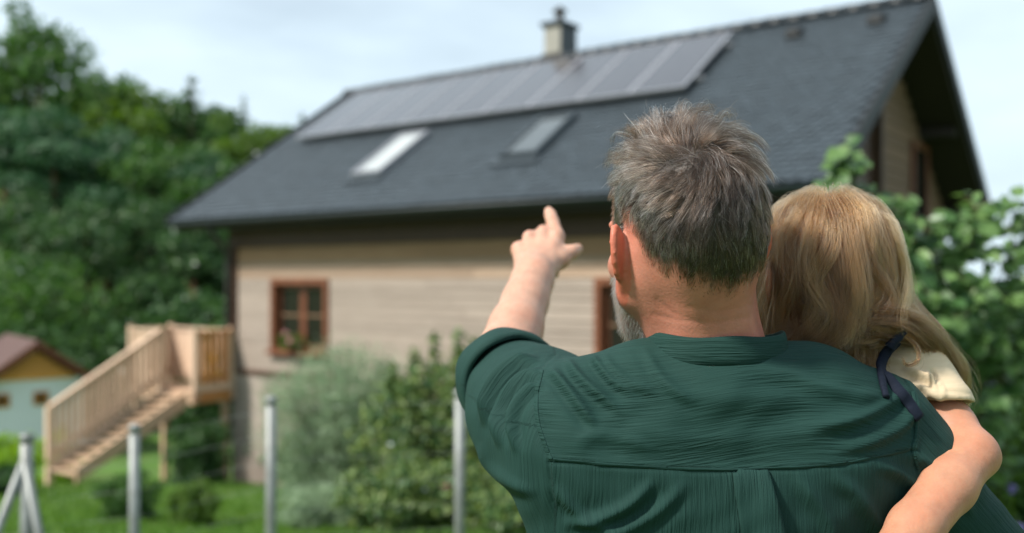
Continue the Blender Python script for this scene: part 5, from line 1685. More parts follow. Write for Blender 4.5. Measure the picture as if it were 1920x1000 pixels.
def build_shirt():
    tri = np.concatenate([mF[:, [0, 1, 2]], mF[:, [0, 2, 3]]])
    body_bvh = BVHTree.FromPolygons([tuple(v) for v in mV], [tuple(int(i) for i in f) for f in tri])
    h = 0.003
    fd = Field((-0.13, 0.90, 0.93), (0.66, 1.46, 1.60), h)
    fd.ell(P(1362, 890, 1.14), (0.186, 0.118, 0.145), None, 0.0)
    fd.ell(P(1385, 1080, 1.135), (0.182, 0.112, 0.26), None, 0.06)
    fd.ell(P(1200, 820, 1.10), (0.085, 0.070, 0.11), None, 0.05)     # shoulder blades
    fd.ell(P(1530, 830, 1.10), (0.085, 0.070, 0.11), None, 0.05)
    fd.cone(P(1335, 706, 1.105), P(1092, 755, 1.125), 0.045, 0.042, 0.03)
    fd.cone(P(1335, 706, 1.105), P(1652, 786, 1.125), 0.043, 0.044, 0.025)
    fd.ell(P(1342, 742, 1.105), (0.102, 0.080, 0.060), None, 0.03)
    # left sleeve, loose, towards the raised elbow
    fd.chain([P(1068, 806, 1.125), P(1020, 780, 1.22), P(958, 718, 1.325)], [0.072, 0.075, 0.0655], 0.035)
    fd.cone(P(1075, 850, 1.13), P(985, 775, 1.25), 0.070, 0.062, 0.06)  # cloth hanging under the arm
    fd.cone(P(1110, 905, 1.14), P(1150, 1100, 1.14), 0.075, 0.10, 0.06)
    # right upper arm, holding the girl
    fd.chain([P(1640, 808, 1.13), P(1695, 885, 1.14), P(1835, 1050, 1.18)], [0.061, 0.064, 0.064], 0.04)
    # neck hole and the open end of the left sleeve
    ax = nrm(P(950, 715, 1.34) - P(1040, 770, 1.19))
    fd.plane_cut(P(948, 708, 1.352), ax, P(948, 708, 1.352) - 0.11, P(948, 708, 1.352) + 0.14, 0.004)
    fd.cone(P(948, 708, 1.39), P(975, 730, 1.30), 0.060, 0.052, 0.004, cut=True)
    fd.cone(P(1340, 500, 1.112), P(1340, 628, 1.112), 0.062, 0.0690, 0.006, cut=True)
    V, F = fd.surface()
    V = smooth_verts(V, F, 4, 0.5)
    N = vnormals(V, F)
    px, py = to_px(V)
    view = V - np.array([0, 0, CAMZ]); view /= np.linalg.norm(view, axis=1, keepdims=True)
    facing = np.clip(-(N * view).sum(1) * 4 + 0.6, 0, 1)
    folds = [
        # sleeve: drags running round from the cuff to the armpit
        ([(905, 800), (925, 735), (965, 690), (1010, 672)], 11, 0.0095),
        ([(935, 840), (938, 765), (975, 712), (1020, 690)], 9, 0.0085),
        ([(965, 850), (960, 785), (985, 735), (1015, 712)], 8, 0.0060),
        ([(900, 830), (915, 870), (960, 905), (1010, 925)], 14, 0.0030),
        # gathers at the shoulder seam
        ([(1030, 690), (1058, 720), (1092, 765), (1120, 800)], 9, 0.0055),
        ([(1062, 672), (1085, 705), (1118, 735), (1165, 770)], 9, 0.0060),
        ([(1110, 668), (1128, 690), (1150, 715), (1190, 740)], 7, 0.0062),
        ([(1132, 662), (1150, 690), (1185, 720), (1230, 735)], 8, 0.0030),
        ([(1205, 645), (1235, 700), (1270, 735), (1310, 755)], 10, 0.0022),
        ([(1075, 830), (1120, 815), (1180, 825), (1240, 850)], 16, 0.0018),
        # broad drags over the back
        ([(1180, 700), (1300, 740), (1450, 745), (1600, 720)], 22, 0.0014),
        ([(1150, 800), (1300, 822), (1460, 815), (1640, 775)], 24, 0.0015),
        ([(1380, 690), (1480, 705), (1580, 735), (1690, 745)], 14, 0.0020),
        ([(1520, 800), (1590, 790), (1650, 765), (1712, 725)], 12, 0.0034),
        ([(1560, 845), (1630, 830), (1690, 800), (1718, 765)], 11, 0.0028),
        # below the yoke
        ([(1050, 980), (1110, 975), (1180, 945), (1230, 895)], 13, 0.0042),
        ([(1080, 1015), (1150, 1000), (1230, 960), (1290, 900)], 13, 0.0030),
        ([(1042, 905), (1075, 950), (1120, 985), (1180, 1010)], 13, 0.0030),
        ([(1490, 890), (1530, 940), (1560, 985), (1570, 1050)], 15, 0.0026),
        ([(1560, 885), (1610, 930), (1650, 990), (1665, 1050)], 15, 0.0036),
        ([(1640, 870), (1690, 890), (1735, 930), (1770, 980)], 11, 0.0040),
        ([(1700, 850), (1745, 872), (1790, 920), (1830, 970)], 9, 0.0032),
    ]
    V, D = fold_apply(V, N, px, py, folds, facing, F)
    # uneven cloth everywhere
    V = V + N * (0.0011 * np.sin(px / 23 + 1.7 * np.sin(py / 31)) * np.sin(py / 27 + 1.3 * np.sin(px / 37)) * facing)[:, None]
    # seams pressed in
    yoke = [(1033, 862), (1120, 870), (1200, 876), (1380, 881), (1560, 872), (1640, 858), (1712, 842)]
    lseam = [(1040, 668), (1016, 694), (1006, 740), (1008, 790), (1022, 835), (1033, 862), (1034, 900), (1040, 940)]
    rseam = [(1690, 700), (1712, 735), (1719, 780), (1717, 820), (1712, 842), (1722, 880)]
    fc = facing > 0.5
    for pts in (yoke, lseam, rseam):
        dd, t, sd_ = poly_dist(px, py, [tuple(p) for p in spline(pts, 40)])
        V = V - N * (0.0016 * np.exp(-((dd - 3.0) / 3.0) ** 2) * (sd_ > 0) * fc)[:, None]
        V = V + N * (0.0012 * np.exp(-((dd - 4.0) / 4.0) ** 2) * (sd_ <= 0) * fc)[:, None]
    # weave directions: across the yoke, down the back, round the sleeves
    yk = np.interp(px, [p[0] for p in yoke], [p[1] for p in yoke])
    lx = np.interp(py, [p[1] for p in lseam], [p[0] for p in lseam])
    rx = np.interp(py, [p[1] for p in rseam], [p[0] for p in rseam])
    weave = np.stack([V[:, 0], V[:, 2] + 0.35 * V[:, 1] + 0.012 * np.sin(V[:, 0] * 14), V[:, 1] * 0.1], 1)
    low = (py > yk) & (px > lx) & (px < rx + 400)
    weave[low] = np.stack([V[low, 2], V[low, 0] + 0.25 * V[low, 1] + 3.0, V[low, 1] * 0.1], 1)
    slv = (px < lx)
    u0 = nrm(P(958, 718, 1.325) - P(1066, 778, 1.125))
    rel = V - P(1066, 778, 1.125)
    along = rel @ u0
    e1 = nrm(np.cross(u0, [0, 0, 1])); e2 = np.cross(e1, u0)
    ang = np.arctan2(rel @ e2, rel @ e1)
    weave[slv] = np.stack([ang[slv] * 0.05, along[slv] + 7.0, V[slv, 1] * 0.1], 1)
    rs = (px > rx) & (py > 700)
    weave[rs] = np.stack([V[rs, 0] * 0.6 - V[rs, 2] * 0.6, V[rs, 0] * 0.7 + V[rs, 2] * 0.7 + 11.0, V[rs, 1] * 0.1], 1)
    me = mesh_np('shirt', V, F, M['shirt'], True)
    set_vec(me, 'weave', weave)
    sh = link('shirt', me)
    world_child(sh, man)
    tri = np.concatenate([F[:, [0, 1, 2]], F[:, [0, 2, 3]]])
    bvh = BVHTree.FromPolygons([tuple(v) for v in V], [tuple(int(i) for i in f) for f in tri])
    def hit(px_, py_, off=0.0):
        o = Vector((0, 0, CAMZ)); d = Vector(P(px_, py_, 1.0)) - o; d.normalize()
        loc, nor, _, _ = bvh.ray_cast(o, d)
        if loc is None: return None, None
        if nor.dot(d) > 0: nor = -nor
        return np.array(loc) + np.array(nor) * off, np.array(nor)
    def ribbon(name, left, right, n, off, thick, mat, weave_dir, parent, cols=9, ridge=None):
        """cloth strip lying on the shirt between two photo-space edges"""
        Lp, Rp = spline(left, n), spline(right, n)
        top, last = [], None
        for i in range(n):
            row = []
            for j in range(cols):
                s = j / (cols - 1)
                q = Lp[i] * (1 - s) + Rp[i] * s
                p, nr_ = hit(q[0], q[1], off + (ridge(i / (n - 1), s) if ridge else 0))
                if p is None: p = last + np.array([0.002, 0, 0]) if last is not None else P(q[0], q[1], 1.05)
                last = p
                row.append(p)
            top.append(row)
        T = np.array(top).reshape(-1, 3)
        Bt = T + np.array([0, thick, 0])
        vs = np.concatenate([T, Bt]); fs = []
        m = n * cols
        for i in range(n - 1):
            for j in range(cols - 1):
                a = i * cols + j
                fs.append([a, a + 1, a + cols + 1, a + cols]); fs.append([m + a, m + a + cols, m + a + cols + 1, m + a + 1])
        for i in range(n - 1):
            a, b = i * cols, (i + 1) * cols
            fs.append([a, b, m + b, m + a]); a += cols - 1; b += cols - 1
            fs.append([b, a, m + a, m + b])
        for j in range(cols - 1):
            fs.append([j + 1, j, m + j, m + j + 1]); a = (n - 1) * cols + j
            fs.append([a, a + 1, m + a + 1, m + a])
        me = mesh_np(name, vs, fs, mat, True)
        set_vec(me, 'weave', np.stack([vs @ weave_dir[0], vs @ weave_dir[1] + 20, vs[:, 1] * 0.1], 1))
        o = link(name, me); world_child(o, parent)
        return o
    X_, Z_ = np.array([1.0, 0, 0]), np.array([0, 0, 1.0])
    # box pleat hanging from the yoke
    ribbon('back_pleat', [(1373, 884), (1378, 930), (1387, 980), (1392, 1040)], [(1440, 883), (1452, 930), (1464, 985), (1470, 1040)], 26, 0.0035, 0.003, M['shirt'], (Z_, X_), sh,
           cols=13, ridge=lambda t, s: 0.011 * t ** 0.7 * (0.25 + 0.75 * s) + 0.0016 * math.sin(s * 8 + t * 4) * t)
    # seam welts with stitching
    def welt(name, pts, w, off):
        c = spline(pts, 46)
        t = np.gradient(c, axis=0); nn2 = np.stack([-t[:, 1], t[:, 0]], 1); nn2 /= np.linalg.norm(nn2, axis=1, keepdims=True)
        ribbon(name, [tuple(p) for p in c - nn2 * w / 2], [tuple(p) for p in c + nn2 * w / 2], 60, off, 0.0012, M['shirt'], (X_, Z_), sh, cols=5, ridge=lambda t, s: 0.0005 * math.sin(math.pi * s))
    welt('yoke_seam', yoke[:-1] + [(1705, 844)], 6.0, 0.0003)
    welt('armhole_seam', lseam[1:6], 8.0, 0.0003)
    welt('armhole_seam', rseam[1:], 7.0, 0.0003)
    # standing band collar: a ring round the neck, open at the throat
    n = 84
    cc = P(1341, 640, 1.112)
    vs, fs = [], []
    prof = ((0.0015, -0.012), (0.0030, -0.003), (0.0022, 0.006), (0.0012, 0.014), (0.0002, 0.0195), (-0.0012, 0.0208), (-0.0026, 0.0195), (-0.0022, 0.006), (-0.0022, -0.012))
    rads = []
    for i in range(n + 1):
        a = -math.pi * 0.93 + 2 * math.pi * 0.93 * i / n       # 0 = nape
        dr_ = np.array([math.sin(a), -math.cos(a), 0])
        zb = 1.5415 - 0.0035 * math.cos(a) - 0.016 * max(0, -math.cos(a))
        o_ = np.array([cc[0], cc[1], zb]) + dr_ * 0.16
        l_, nn_, _, _ = bvh.ray_cast(Vector(o_), Vector(-dr_), 0.16)
        r_ = 0.16 - np.linalg.norm(np.array(l_) - o_) if l_ is not None else 0.07
        rb = 0.06
        for zq in (zb, zb + 0.01, zb + 0.02):
            o2 = np.array([cc[0], cc[1], zq]) + dr_ * 0.16
            lb, _, _, _ = body_bvh.ray_cast(Vector(o2), Vector(-dr_), 0.16)
            if lb is not None: rb = max(rb, 0.16 - np.linalg.norm(np.array(lb) - o2) + 0.0045)
        rads.append(min(max(r_, min(rb, 0.079), 0.0695), 0.080))
    rads = np.array(rads)
    for _ in range(8): rads[1:-1] = (rads[:-2] + rads[1:-1] * 2 + rads[2:]) / 4
    for i in range(n + 1):
        a = -math.pi * 0.93 + 2 * math.pi * 0.93 * i / n
        zb = 1.5415 - 0.0035 * math.cos(a) - 0.016 * max(0, -math.cos(a))
        for (dr, dz) in prof:
            r_ = rads[i] + dr - 0.10 * max(dz, 0)
            vs.append(np.array([cc[0] + math.sin(a) * r_, cc[1] - math.cos(a) * r_, zb + dz + 0.0012 * math.sin(5 * a + 1.0) * (dz > 0.01)]))
    m = len(prof)
    for i in range(n):
        for j in range(m):
            a, b = i * m + j, i * m + (j + 1) % m
            fs.append([a, a + m, b + m, b])
    fs += [list(range(m)), [n * m + j for j in range(m)][::-1]]
    me = mesh_np('collar', vs, fs, M['shirt'], True)
    va = np.array(vs)
    set_vec(me, 'weave', np.stack([np.arctan2(va[:, 0] - cc[0], -(va[:, 1] - cc[1])) * 0.07, va[:, 2] + 30, va[:, 2] * 0], 1))
    o = link('collar', me); world_child(o, sh)
    # rolled cuff above the elbow
    c0 = P(958, 716, 1.318); axis = nrm(P(946, 706, 1.375) - P(985, 738, 1.27))
    e1 = nrm(np.cross(axis, [0, 0, 1])); e2 = nrm(np.cross(e1, axis))
    prof = [(-0.030, 0.0655), (-0.031, 0.0705), (-0.022, 0.0735), (0.000, 0.0738), (0.020, 0.0728), (0.030, 0.0700), (0.0325, 0.0665), (0.030, 0.0635), (0.018, 0.060), (-0.005, 0.058)]
    n = 84
    vs, fs = [], []
    for i in range(n):
        a = 2 * math.pi * i / n
        for (z, r) in prof:
            rr = r * (1 + 0.018 * math.sin(3 * a + 0.8) + 0.010 * math.sin(7 * a + z * 60) + 0.03 * math.sin(a - 1.2))
            z2 = z + 0.006 * math.sin(2 * a + 0.5) + 0.003 * math.sin(5 * a)
            vs.append(c0 + axis * z2 + (e1 * math.cos(a) + e2 * math.sin(a)) * rr)
    m = len(prof)
    for i in range(n):
        for j in range(m - 1):
            a, b = i * m + j, ((i + 1) % n) * m + j
            fs.append([a, b, b + 1, a + 1])
    me = mesh_np('cuff', vs, fs, M['shirt'], True)
    va = np.array(vs) - c0
    set_vec(me, 'weave', np.stack([np.arctan2(va @ e2, va @ e1) * 0.05, va @ axis + 40, va @ axis * 0], 1))
    o = link('cuff', me); world_child(o, sh)
    return bvh
shirt_bvh = build_shirt()

def build_trousers():
    fd = Field((0.0, 0.90, -0.02), (0.52, 1.50, 1.08), 0.008)
    cx = P(1385, 0, 1.13)[0]
    fd.ell((cx, 1.135, 0.95), (0.165, 0.110, 0.13), None, 0.0)
    for q in (-1, 1):
        fd.chain([(cx + q * 0.085, 1.14, 0.88), (cx + q * 0.10, 1.15, 0.50), (cx + q * 0.11, 1.12, 0.09)], [0.095, 0.068, 0.052], 0.05)
    V, F = fd.surface()
    o = link('trousers', mesh_np('trousers', smooth_verts(V, F, 2), F, M['denim'], True)); world_child(o, man)
    for q in (-1, 1):
        fd = Field((cx + q * 0.11 - 0.09, 0.98, -0.01), (cx + q * 0.11 + 0.09, 1.42, 0.16), 0.005)
        fd.cone((cx + q * 0.11, 1.10, 0.055), (cx + q * 0.12, 1.29, 0.045), 0.050, 0.045, 0.02)
        fd.cone((cx + q * 0.11, 1.12, 0.09), (cx + q * 0.11, 1.12, 0.12), 0.052, 0.050, 0.02)
        fd.plane_cut((0, 0, 0.003), (0, 0, -1))
        V, F = fd.surface()
        o = link('shoe', mesh_np('shoe', smooth_verts(V, F, 1), F, M['shoe'], True)); world_child(o, man)
build_trousers()

# ================================================================== the girl
girl = empty('person', (P(1600, 0, 1.26)[0], 1.26, 0.72))
tag(girl, 'little girl with long blond hair carried on the man\'s right arm', 'person')
GH0 = P(1534, 540, 1.225)
GB = head_basis(math.radians(22), math.radians(-4), math.radians(-4))
GS = 0.89
G_SH = P(1730, 748, 1.20); G_EL = P(1824, 852, 1.10); G_WR = P(1640, 1088, 0.965)

def build_girl_body():
    fd = Field((0.22, 0.86, 0.70), (0.68, 1.50, 1.80), 0.004)
    W = add_head(fd, GH0, GB, GS)
    fd.cone(W(0, -0.01, -0.05), P(1590, 690, 1.245), 0.040, 0.044, 0.03)
    fd.ell(P(1600, 830, 1.27), (0.105, 0.075, 0.15), None, 0.04)
    fd.cone(P(1590, 715, 1.25), G_SH, 0.045, 0.040, 0.04)
    fd.cone(P(1590, 715, 1.25), P(1470, 740, 1.27), 0.045, 0.038, 0.04)
    d = G_EL - G_SH
    fd.chain([G_SH, G_SH + d * 0.5, G_EL], [0.034, 0.0300, 0.0268], 0.015)
    d = G_WR - G_EL
    fd.chain([G_EL, G_EL + d * 0.28, G_EL + d * 0.62, G_WR], [0.0268, 0.0288, 0.0268, 0.0205], 0.012)
    fd.ell(G_EL + np.array([0.013, 0.0, -0.006]), (0.0145, 0.0145, 0.014), None, 0.010)
    # hand flat on the man's back, below the picture
    fw = nrm(d)
    sd = nrm(np.cross(fw, [0, 1, 0])); nr = np.cross(sd, fw)
    fd.rbox(G_WR + fw * 0.035, (0.020, 0.020, 0.003), np.array([sd, fw, nr]), 0.008, 0.012)
    for i, (o_, L_) in enumerate(((-0.021, 0.034), (-0.007, 0.042), (0.007, 0.040), (0.021, 0.030))):
        a = G_WR + fw * 0.060 + sd * o_
        fd.chain([a, a + fw * L_ * 0.6, a + fw * L_ + np.array([0, 0.006, 0])], [0.0075, 0.0068, 0.006], 0.003)
    a = G_WR + fw * 0.02 - sd * 0.022
    fd.chain([a, a - sd * 0.016 + fw * 0.016, a - sd * 0.024 + fw * 0.034], [0.010, 0.008, 0.0065], 0.005)
    # left arm round the man's front, hips and legs astride his side
    fd.chain([P(1470, 740, 1.27), P(1440, 800, 1.34), P(1330, 790, 1.36)], [0.038, 0.033, 0.026], 0.02)
    fd.ell(P(1610, 1010, 1.28), (0.105, 0.085, 0.10), None, 0.04)
    for a, b, c in ((P(1560, 1050, 1.28), P(1500, 1180, 1.36), P(1520, 1420, 1.34)), (P(1680, 1050, 1.27), P(1790, 1160, 1.12), P(1760, 1420, 1.10))):
        fd.chain([a, b, c], [0.062, 0.050, 0.035], 0.03)
        fd.cone(c, c + np.array([0, 0.07, -0.03]), 0.030, 0.024, 0.02)
    V, F = fd.surface()
    V = smooth_verts(V, F, 3, 0.5)
    N = vnormals(V, F)
    px, py = to_px(V)
    # crook of the elbow
    dd, t, s_ = poly_dist(px, py, [(1752, 835), (1772, 832), (1795, 845)])
    V = V - N * (0.0022 * np.exp(-(dd / 5.0) ** 2) * (V[:, 1] < 1.2))[:, None]
    me = mesh_np('body', V, F, M['skin'], True)
    hu = (V - GH0) @ GB.T / GS
    tone = np.tile(np.array([0.42, 0.205, 0.125]), (len(V), 1))
    el = np.exp(-(np.linalg.norm(V - (G_EL + [0.02, 0, 0]), axis=1) / 0.04) ** 2)[:, None] * 0.5
    tone = tone * (1 - el) + np.array([0.42, 0.18, 0.11]) * el
    az = np.abs(np.arctan2(hu[:, 0], -hu[:, 1]))
    line = np.interp(az, [0, 0.8, 1.3, 1.6, 2.0, 2.3, 3.15], [-0.055, -0.04, 0.01, 0.03, 0.05, 0.08, 0.098])
    hm = sstep(-0.004, 0.006, hu[:, 2] - line) * (np.linalg.norm(hu, axis=1) < 0.19)
    tone = tone * (1 - hm[:, None]) + np.array([0.20, 0.125, 0.065]) * hm[:, None]
    set_color(me, 'tone', tone)
    o = link('body', me); world_child(o, girl)
    return V, F, N, hm, W
gV, gF, gN, gHM, GW = build_girl_body()

def build_girl_clothes():
    # beige T-shirt with a short sleeve
    fd = Field((0.26, 0.96, 0.86), (0.66, 1.46, 1.58), 0.003)
    fd.ell(P(1600, 850, 1.27), (0.117, 0.088, 0.17), None, 0.0)
    fd.cone(P(1600, 724, 1.235), P(1705, 720, 1.200), 0.056, 0.050, 0.04)
    fd.cone(P(1590, 722, 1.25), P(1470, 748, 1.27), 0.053, 0.046, 0.04)
    sdir = nrm(G_EL - G_SH)
    fd.cone(P(1700, 714, 1.195), P(1752, 768, 1.160), 0.051, 0.047, 0.02)
    hem = P(1760, 760, 1.165)
    hn = nrm([-0.05, -0.25, -1.0])
    fd.plane_cut(hem, hn, hem - [0.10, 0.12, 0.12], hem + [0.12, 0.12, 0.10], 0.005)
    fd.cone(P(1768, 800, 1.155), P(1800, 838, 1.12), 0.044, 0.046, 0.004, cut=True)
    fd.cone(P(1590, 600, 1.245), P(1590, 690, 1.245), 0.052, 0.054, 0.006, cut=True)
    fd.plane_cut(P(1600, 1000, 1.27), (0, 0, -1))
    V, F = fd.surface()
    V = smooth_verts(V, F, 3, 0.5)
    N = vnormals(V, F)
    px, py = to_px(V)
    view = V - np.array([0, 0, CAMZ]); view /= np.linalg.norm(view, axis=1, keepdims=True)
    fc = np.clip(-(N * view).sum(1) * 4 + 0.6, 0, 1)
    folds = [([(1690, 690), (1722, 700), (1752, 715), (1775, 745)], 8, 0.0040),
             ([(1665, 705), (1695, 718), (1735, 728), (1772, 756)], 8, 0.0034),
             ([(1640, 690), (1660, 705), (1690, 730), (1715, 742)], 8, 0.0030),
             ([(1745, 690), (1752, 705), (1758, 722), (1768, 735)], 5, -0.0040),
             ([(1620, 672), (1650, 668), (1690, 676), (1730, 695)], 8, 0.0020)]
    V, D = fold_apply(V, N, px, py, folds, fc)
    # hem stitching
    dd = np.abs((V - hem) @ hn + 0.010)
    V = V - N * (0.0009 * np.exp(-(dd / 0.0022) ** 2))[:, None]
    me = mesh_np('tshirt', V, F, M['beige'], True)
    set_vec(me, 'weave', np.stack([V[:, 0], V[:, 2], V[:, 1]], 1))
    ts = link('tshirt', me); world_child(ts, girl)
    tri = np.concatenate([F[:, [0, 1, 2]], F[:, [0, 2, 3]]])
    bvh = BVHTree.FromPolygons([tuple(v) for v in V], [tuple(int(i) for i in f) for f in tri])
    # dungaree skirt below (out of the picture)
    fd = Field((0.24, 1.02, 0.62), (0.66, 1.52, 1.36), 0.007)
    fd.ell(P(1600, 930, 1.275), (0.121, 0.092, 0.12), None, 0.0)
    fd.cone(P(1605, 950, 1.28), P(1625, 1130, 1.28), 0.115, 0.150, 0.05)
    fd.plane_cut(P(1620, 1150, 1.28), (0.1, 0, -1))
    V, F = fd.surface()
    me = mesh_np('dress', smooth_verts(V, F, 2), F, M['navy'], True)
    set_vec(me, 'weave', V)
    dr = link('dress', me); world_child(dr, girl)
    # tied shoulder strap: two hanging tails and a knot
    def strap(name, pts, w0, w1, thick=0.0035, lift=0.004):
        c = spline(pts, 30)
        out = []
        o = Vector((0, 0, CAMZ))
        for i, q in enumerate(c):
            d = Vector(P(q[0], q[1], 1.0)) - o; d.normalize()
            best = None
            for b in (bvh, shirt_bvh):
                l_, n_, _, dist = b.ray_cast(o, d)
                if l_ is not None and (best is None or dist < best[1]): best = (l_, dist)
            y = q[2]
            if best is not None: y = min(y, best[0].y - lift)
            out.append(y)
        ys = np.array(out)
        for _ in range(6): ys[1:-1] = np.minimum(ys[1:-1], (ys[:-2] + ys[2:]) / 2 + 0.0005)
        ctr = np.array([P(q[0], q[1], y) for q, y in zip(c, ys)])
        t = np.gradient(ctr, axis=0)
        vs, fs = [], []
        for i in range(len(ctr)):
            s = i / (len(ctr) - 1)
            td = nrm(t[i]); sd = nrm(np.cross(td, [0, 1, 0.0])); up = np.cross(sd, td)
            if up[1] > 0: up = -up
            tw = 0.5 * math.sin(s * 5.0)
            sd2 = sd * math.cos(tw) + up * math.sin(tw) * 0.5
            w = (w0 + (w1 - w0) * s) / 2
            for a in np.linspace(0, 2 * math.pi, 12, endpoint=False):
                vs.append(ctr[i] + sd2 * w * math.copysign(abs(math.cos(a)) ** 0.6, math.cos(a)) + up * thick * math.sin(a))
        m = 12
        for i in range(len(ctr) - 1):
            for j in range(m):
                fs.append([i * m + j, i * m + (j + 1) % m, (i + 1) * m + (j + 1) % m, (i + 1) * m + j])
        fs += [list(range(m))[::-1], [(len(ctr) - 1) * m + j for j in range(m)]]
        me = mesh_np(name, vs, fs, M['navy'], True)
        va = np.array(vs); set_vec(me, 'weave', va)
        o_ = link(name, me); world_child(o_, dr)
    strap('strap', [(1683, 640, 1.135), (1662, 662, 1.135), (1652, 690, 1.13), (1672, 718, 1.12), (1702, 752, 1.10), (1724, 784, 1.09)], 0.0115, 0.0155)
    strap('strap', [(1680, 640, 1.137), (1656, 664, 1.137), (1651, 692, 1.135), (1656, 722, 1.13), (1662, 745, 1.12)], 0.009, 0.009)
    strap('strap_knot', [(1668, 652, 1.128), (1680, 636, 1.126), (1692, 622, 1.13)], 0.014, 0.010, 0.006)
build_girl_clothes()

def build_girl_hair():
    g = np.random.default_rng(31)
    B = GB
    EC = GW(0, -0.012, 0.045); RAD = np.array([0.0775, 0.097, 0.088]) * GS
    fm = gHM[gF].mean(1) > 0.4
    K = 22
    crown = GW(-0.012, -0.035, 0.125)
    ncl = 220
    # ---- hair falling from the crown
    n = 15000
    root, fi, Fm = sample_surface(gV, gF, fm, n, g)
    sr, sfi, _ = sample_surface(gV, gF, fm, ncl, g)
    def normals(fidx):
        a = gN[Fm[fidx]].mean(1); return a / np.linalg.norm(a, axis=1, keepdims=True)
    def grow(root, nn, ln, layer, ph, wav):
        p = root.copy()
        v = root - crown
        t = v - nn * (v * nn).sum(1, keepdims=True)
        d = t / (np.linalg.norm(t, axis=1, keepdims=True) + 1e-4) + nn * 0.25
        out = np.empty((len(root), K, 3)); out[:, 0] = root
        step = ln / (K - 1)
        q0 = (root - GH0) @ B.T
        for i in range(1, K):
            s = i / (K - 1)
            # flow down, spreading to the right shoulder lower down
            down = np.tile(np.array([0.0, 0.0, -1.0]), (len(p), 1))
            X0 = p[:, 0] - GH0[0]
            below = sstep(GH0[2] + 0.01, GH0[2] - 0.07, p[:, 2])
            down[:, 0] += below * (0.10 + 4.5 * np.clip(X0 + 0.01, -0.02, 0.10))
            down[:, 1] -= 0.10 * below
            d = d * 0.72 + down * 0.28
            side = np.cross(d, nn)
            d = d + side * (wav * np.sin(s * 13.0 + ph))[:, None] * s * 0.7
            d /= np.linalg.norm(d, axis=1, keepdims=True)
            p = p + d * step[:, None]
            loc = (p - EC) @ B.T / (RAD + layer[:, None])
            rr = np.linalg.norm(loc, axis=1, keepdims=True)
            push = np.maximum(1 - rr, 0)
            p = p + (loc / np.maximum(rr, 1e-3) * push * (RAD + layer[:, None])) @ B
            # neck and upper back
            ax = p[:, :2] - np.array([P(1572, 640, 1.24)[0], 1.24])
            rad = np.linalg.norm(ax, axis=1, keepdims=True)
            nk = (p[:, 2:3] < GH0[2] - 0.03) * np.maximum(0.050 + layer[:, None] - rad, 0)
            p[:, :2] += ax / np.maximum(rad, 1e-3) * nk
            out[:, i] = p
        return out
    sl = g.uniform(0.21, 0.30, ncl); sly = g.uniform(0.002, 0.016, ncl); sp = g.uniform(0, 6.28, ncl); sw = g.uniform(0.3, 2.4, ncl)
    SP = grow(sr, normals(sfi), sl, sly, sp, sw)
    kd = KDTree(ncl)
    for i, p in enumerate(sr): kd.insert(p, i)
    kd.balance()
    own = np.array([kd.find(p)[1] for p in root])
    # a tenth of the hairs wander to another lock
    sw_ = g.random(n) < 0.06
    Pm = grow(root, normals(fi), sl[own] * g.uniform(0.85, 1.06, n), np.maximum(sly[own] + g.normal(0, 0.0022, n), 0.002), sp[own] + g.normal(0, 0.3, n), sw[own])
    s = np.linspace(0, 1, K)
    w = (0.86 * s ** 0.8)[None, :, None] * g.uniform(0.45, 1.05, n)[:, None, None]
    off = g.normal(0, 0.0024, (n, 1, 3))
    Pm = Pm * (1 - w) + (SP[own] + off) * w
    # loose waves, each lock with its own
    wa = g.uniform(0.0015, 0.0085, ncl)[own]; wf = g.uniform(7, 15, ncl)[own]; wp = g.uniform(0, 6.28, ncl)[own] + g.normal(0, 0.45, n)
    ramp = np.clip((s - 0.25) / 0.5, 0, 1)[None, :]
    arg = wf[:, None] * s[None, :] + wp[:, None]
    Pm[..., 0] += wa[:, None] * ramp * np.sin(arg)
    Pm[..., 1] -= wa[:, None] * ramp * (0.5 + 0.5 * np.cos(arg))
    fly = (g.random(n) < 0.12)
    Pm[fly] += (rand_unit(n, g)[:, None, :] * (s ** 1.2)[None, :, None] * g.uniform(0.004, 0.024, n)[:, None, None])[fly]
    tone_l = np.clip(0.25 + 0.75 * (sly - 0.002) / 0.014 + g.normal(0, 0.22, ncl), 0, 1)[own]
    a, b, c = np.array([0.014, 0.0056, 0.0022]), np.array([0.058, 0.0245, 0.0085]), np.array([0.225, 0.115, 0.043])
    mixv = np.clip(0.74 * tone_l + 0.26 * g.random(n), 0, 1)[:, None]
    tint = np.where(mixv < 0.5, a + (b - a) * mixv * 2, b + (c - b) * (mixv - 0.5) * 2)
    # on the right the hair stops where it meets the shoulder
    qx, qy = to_px(Pm.reshape(-1, 3)); qx = qx.reshape(n, K); qy = qy.reshape(n, K)
    lim = np.interp(qx, [1480, 1560, 1620, 1700, 1760], [705, 655, 606, 604, 650]) + g.normal(0, 9, n)[:, None]
    bad = qy > lim
    first = np.where(bad.any(1), bad.argmax(1), K - 1).astype(float) - 0.0
    fr_ = np.clip(first, 6, K - 1)[:, None] * s[None, :]
    i0 = np.clip(fr_.astype(int), 0, K - 2); w_ = (fr_ - i0)[..., None]
    ar = np.arange(n)[:, None]
    Pm = Pm[ar, i0] * (1 - w_) + Pm[ar, i0 + 1] * w_
    paths = [Pm]; tints = [tint]
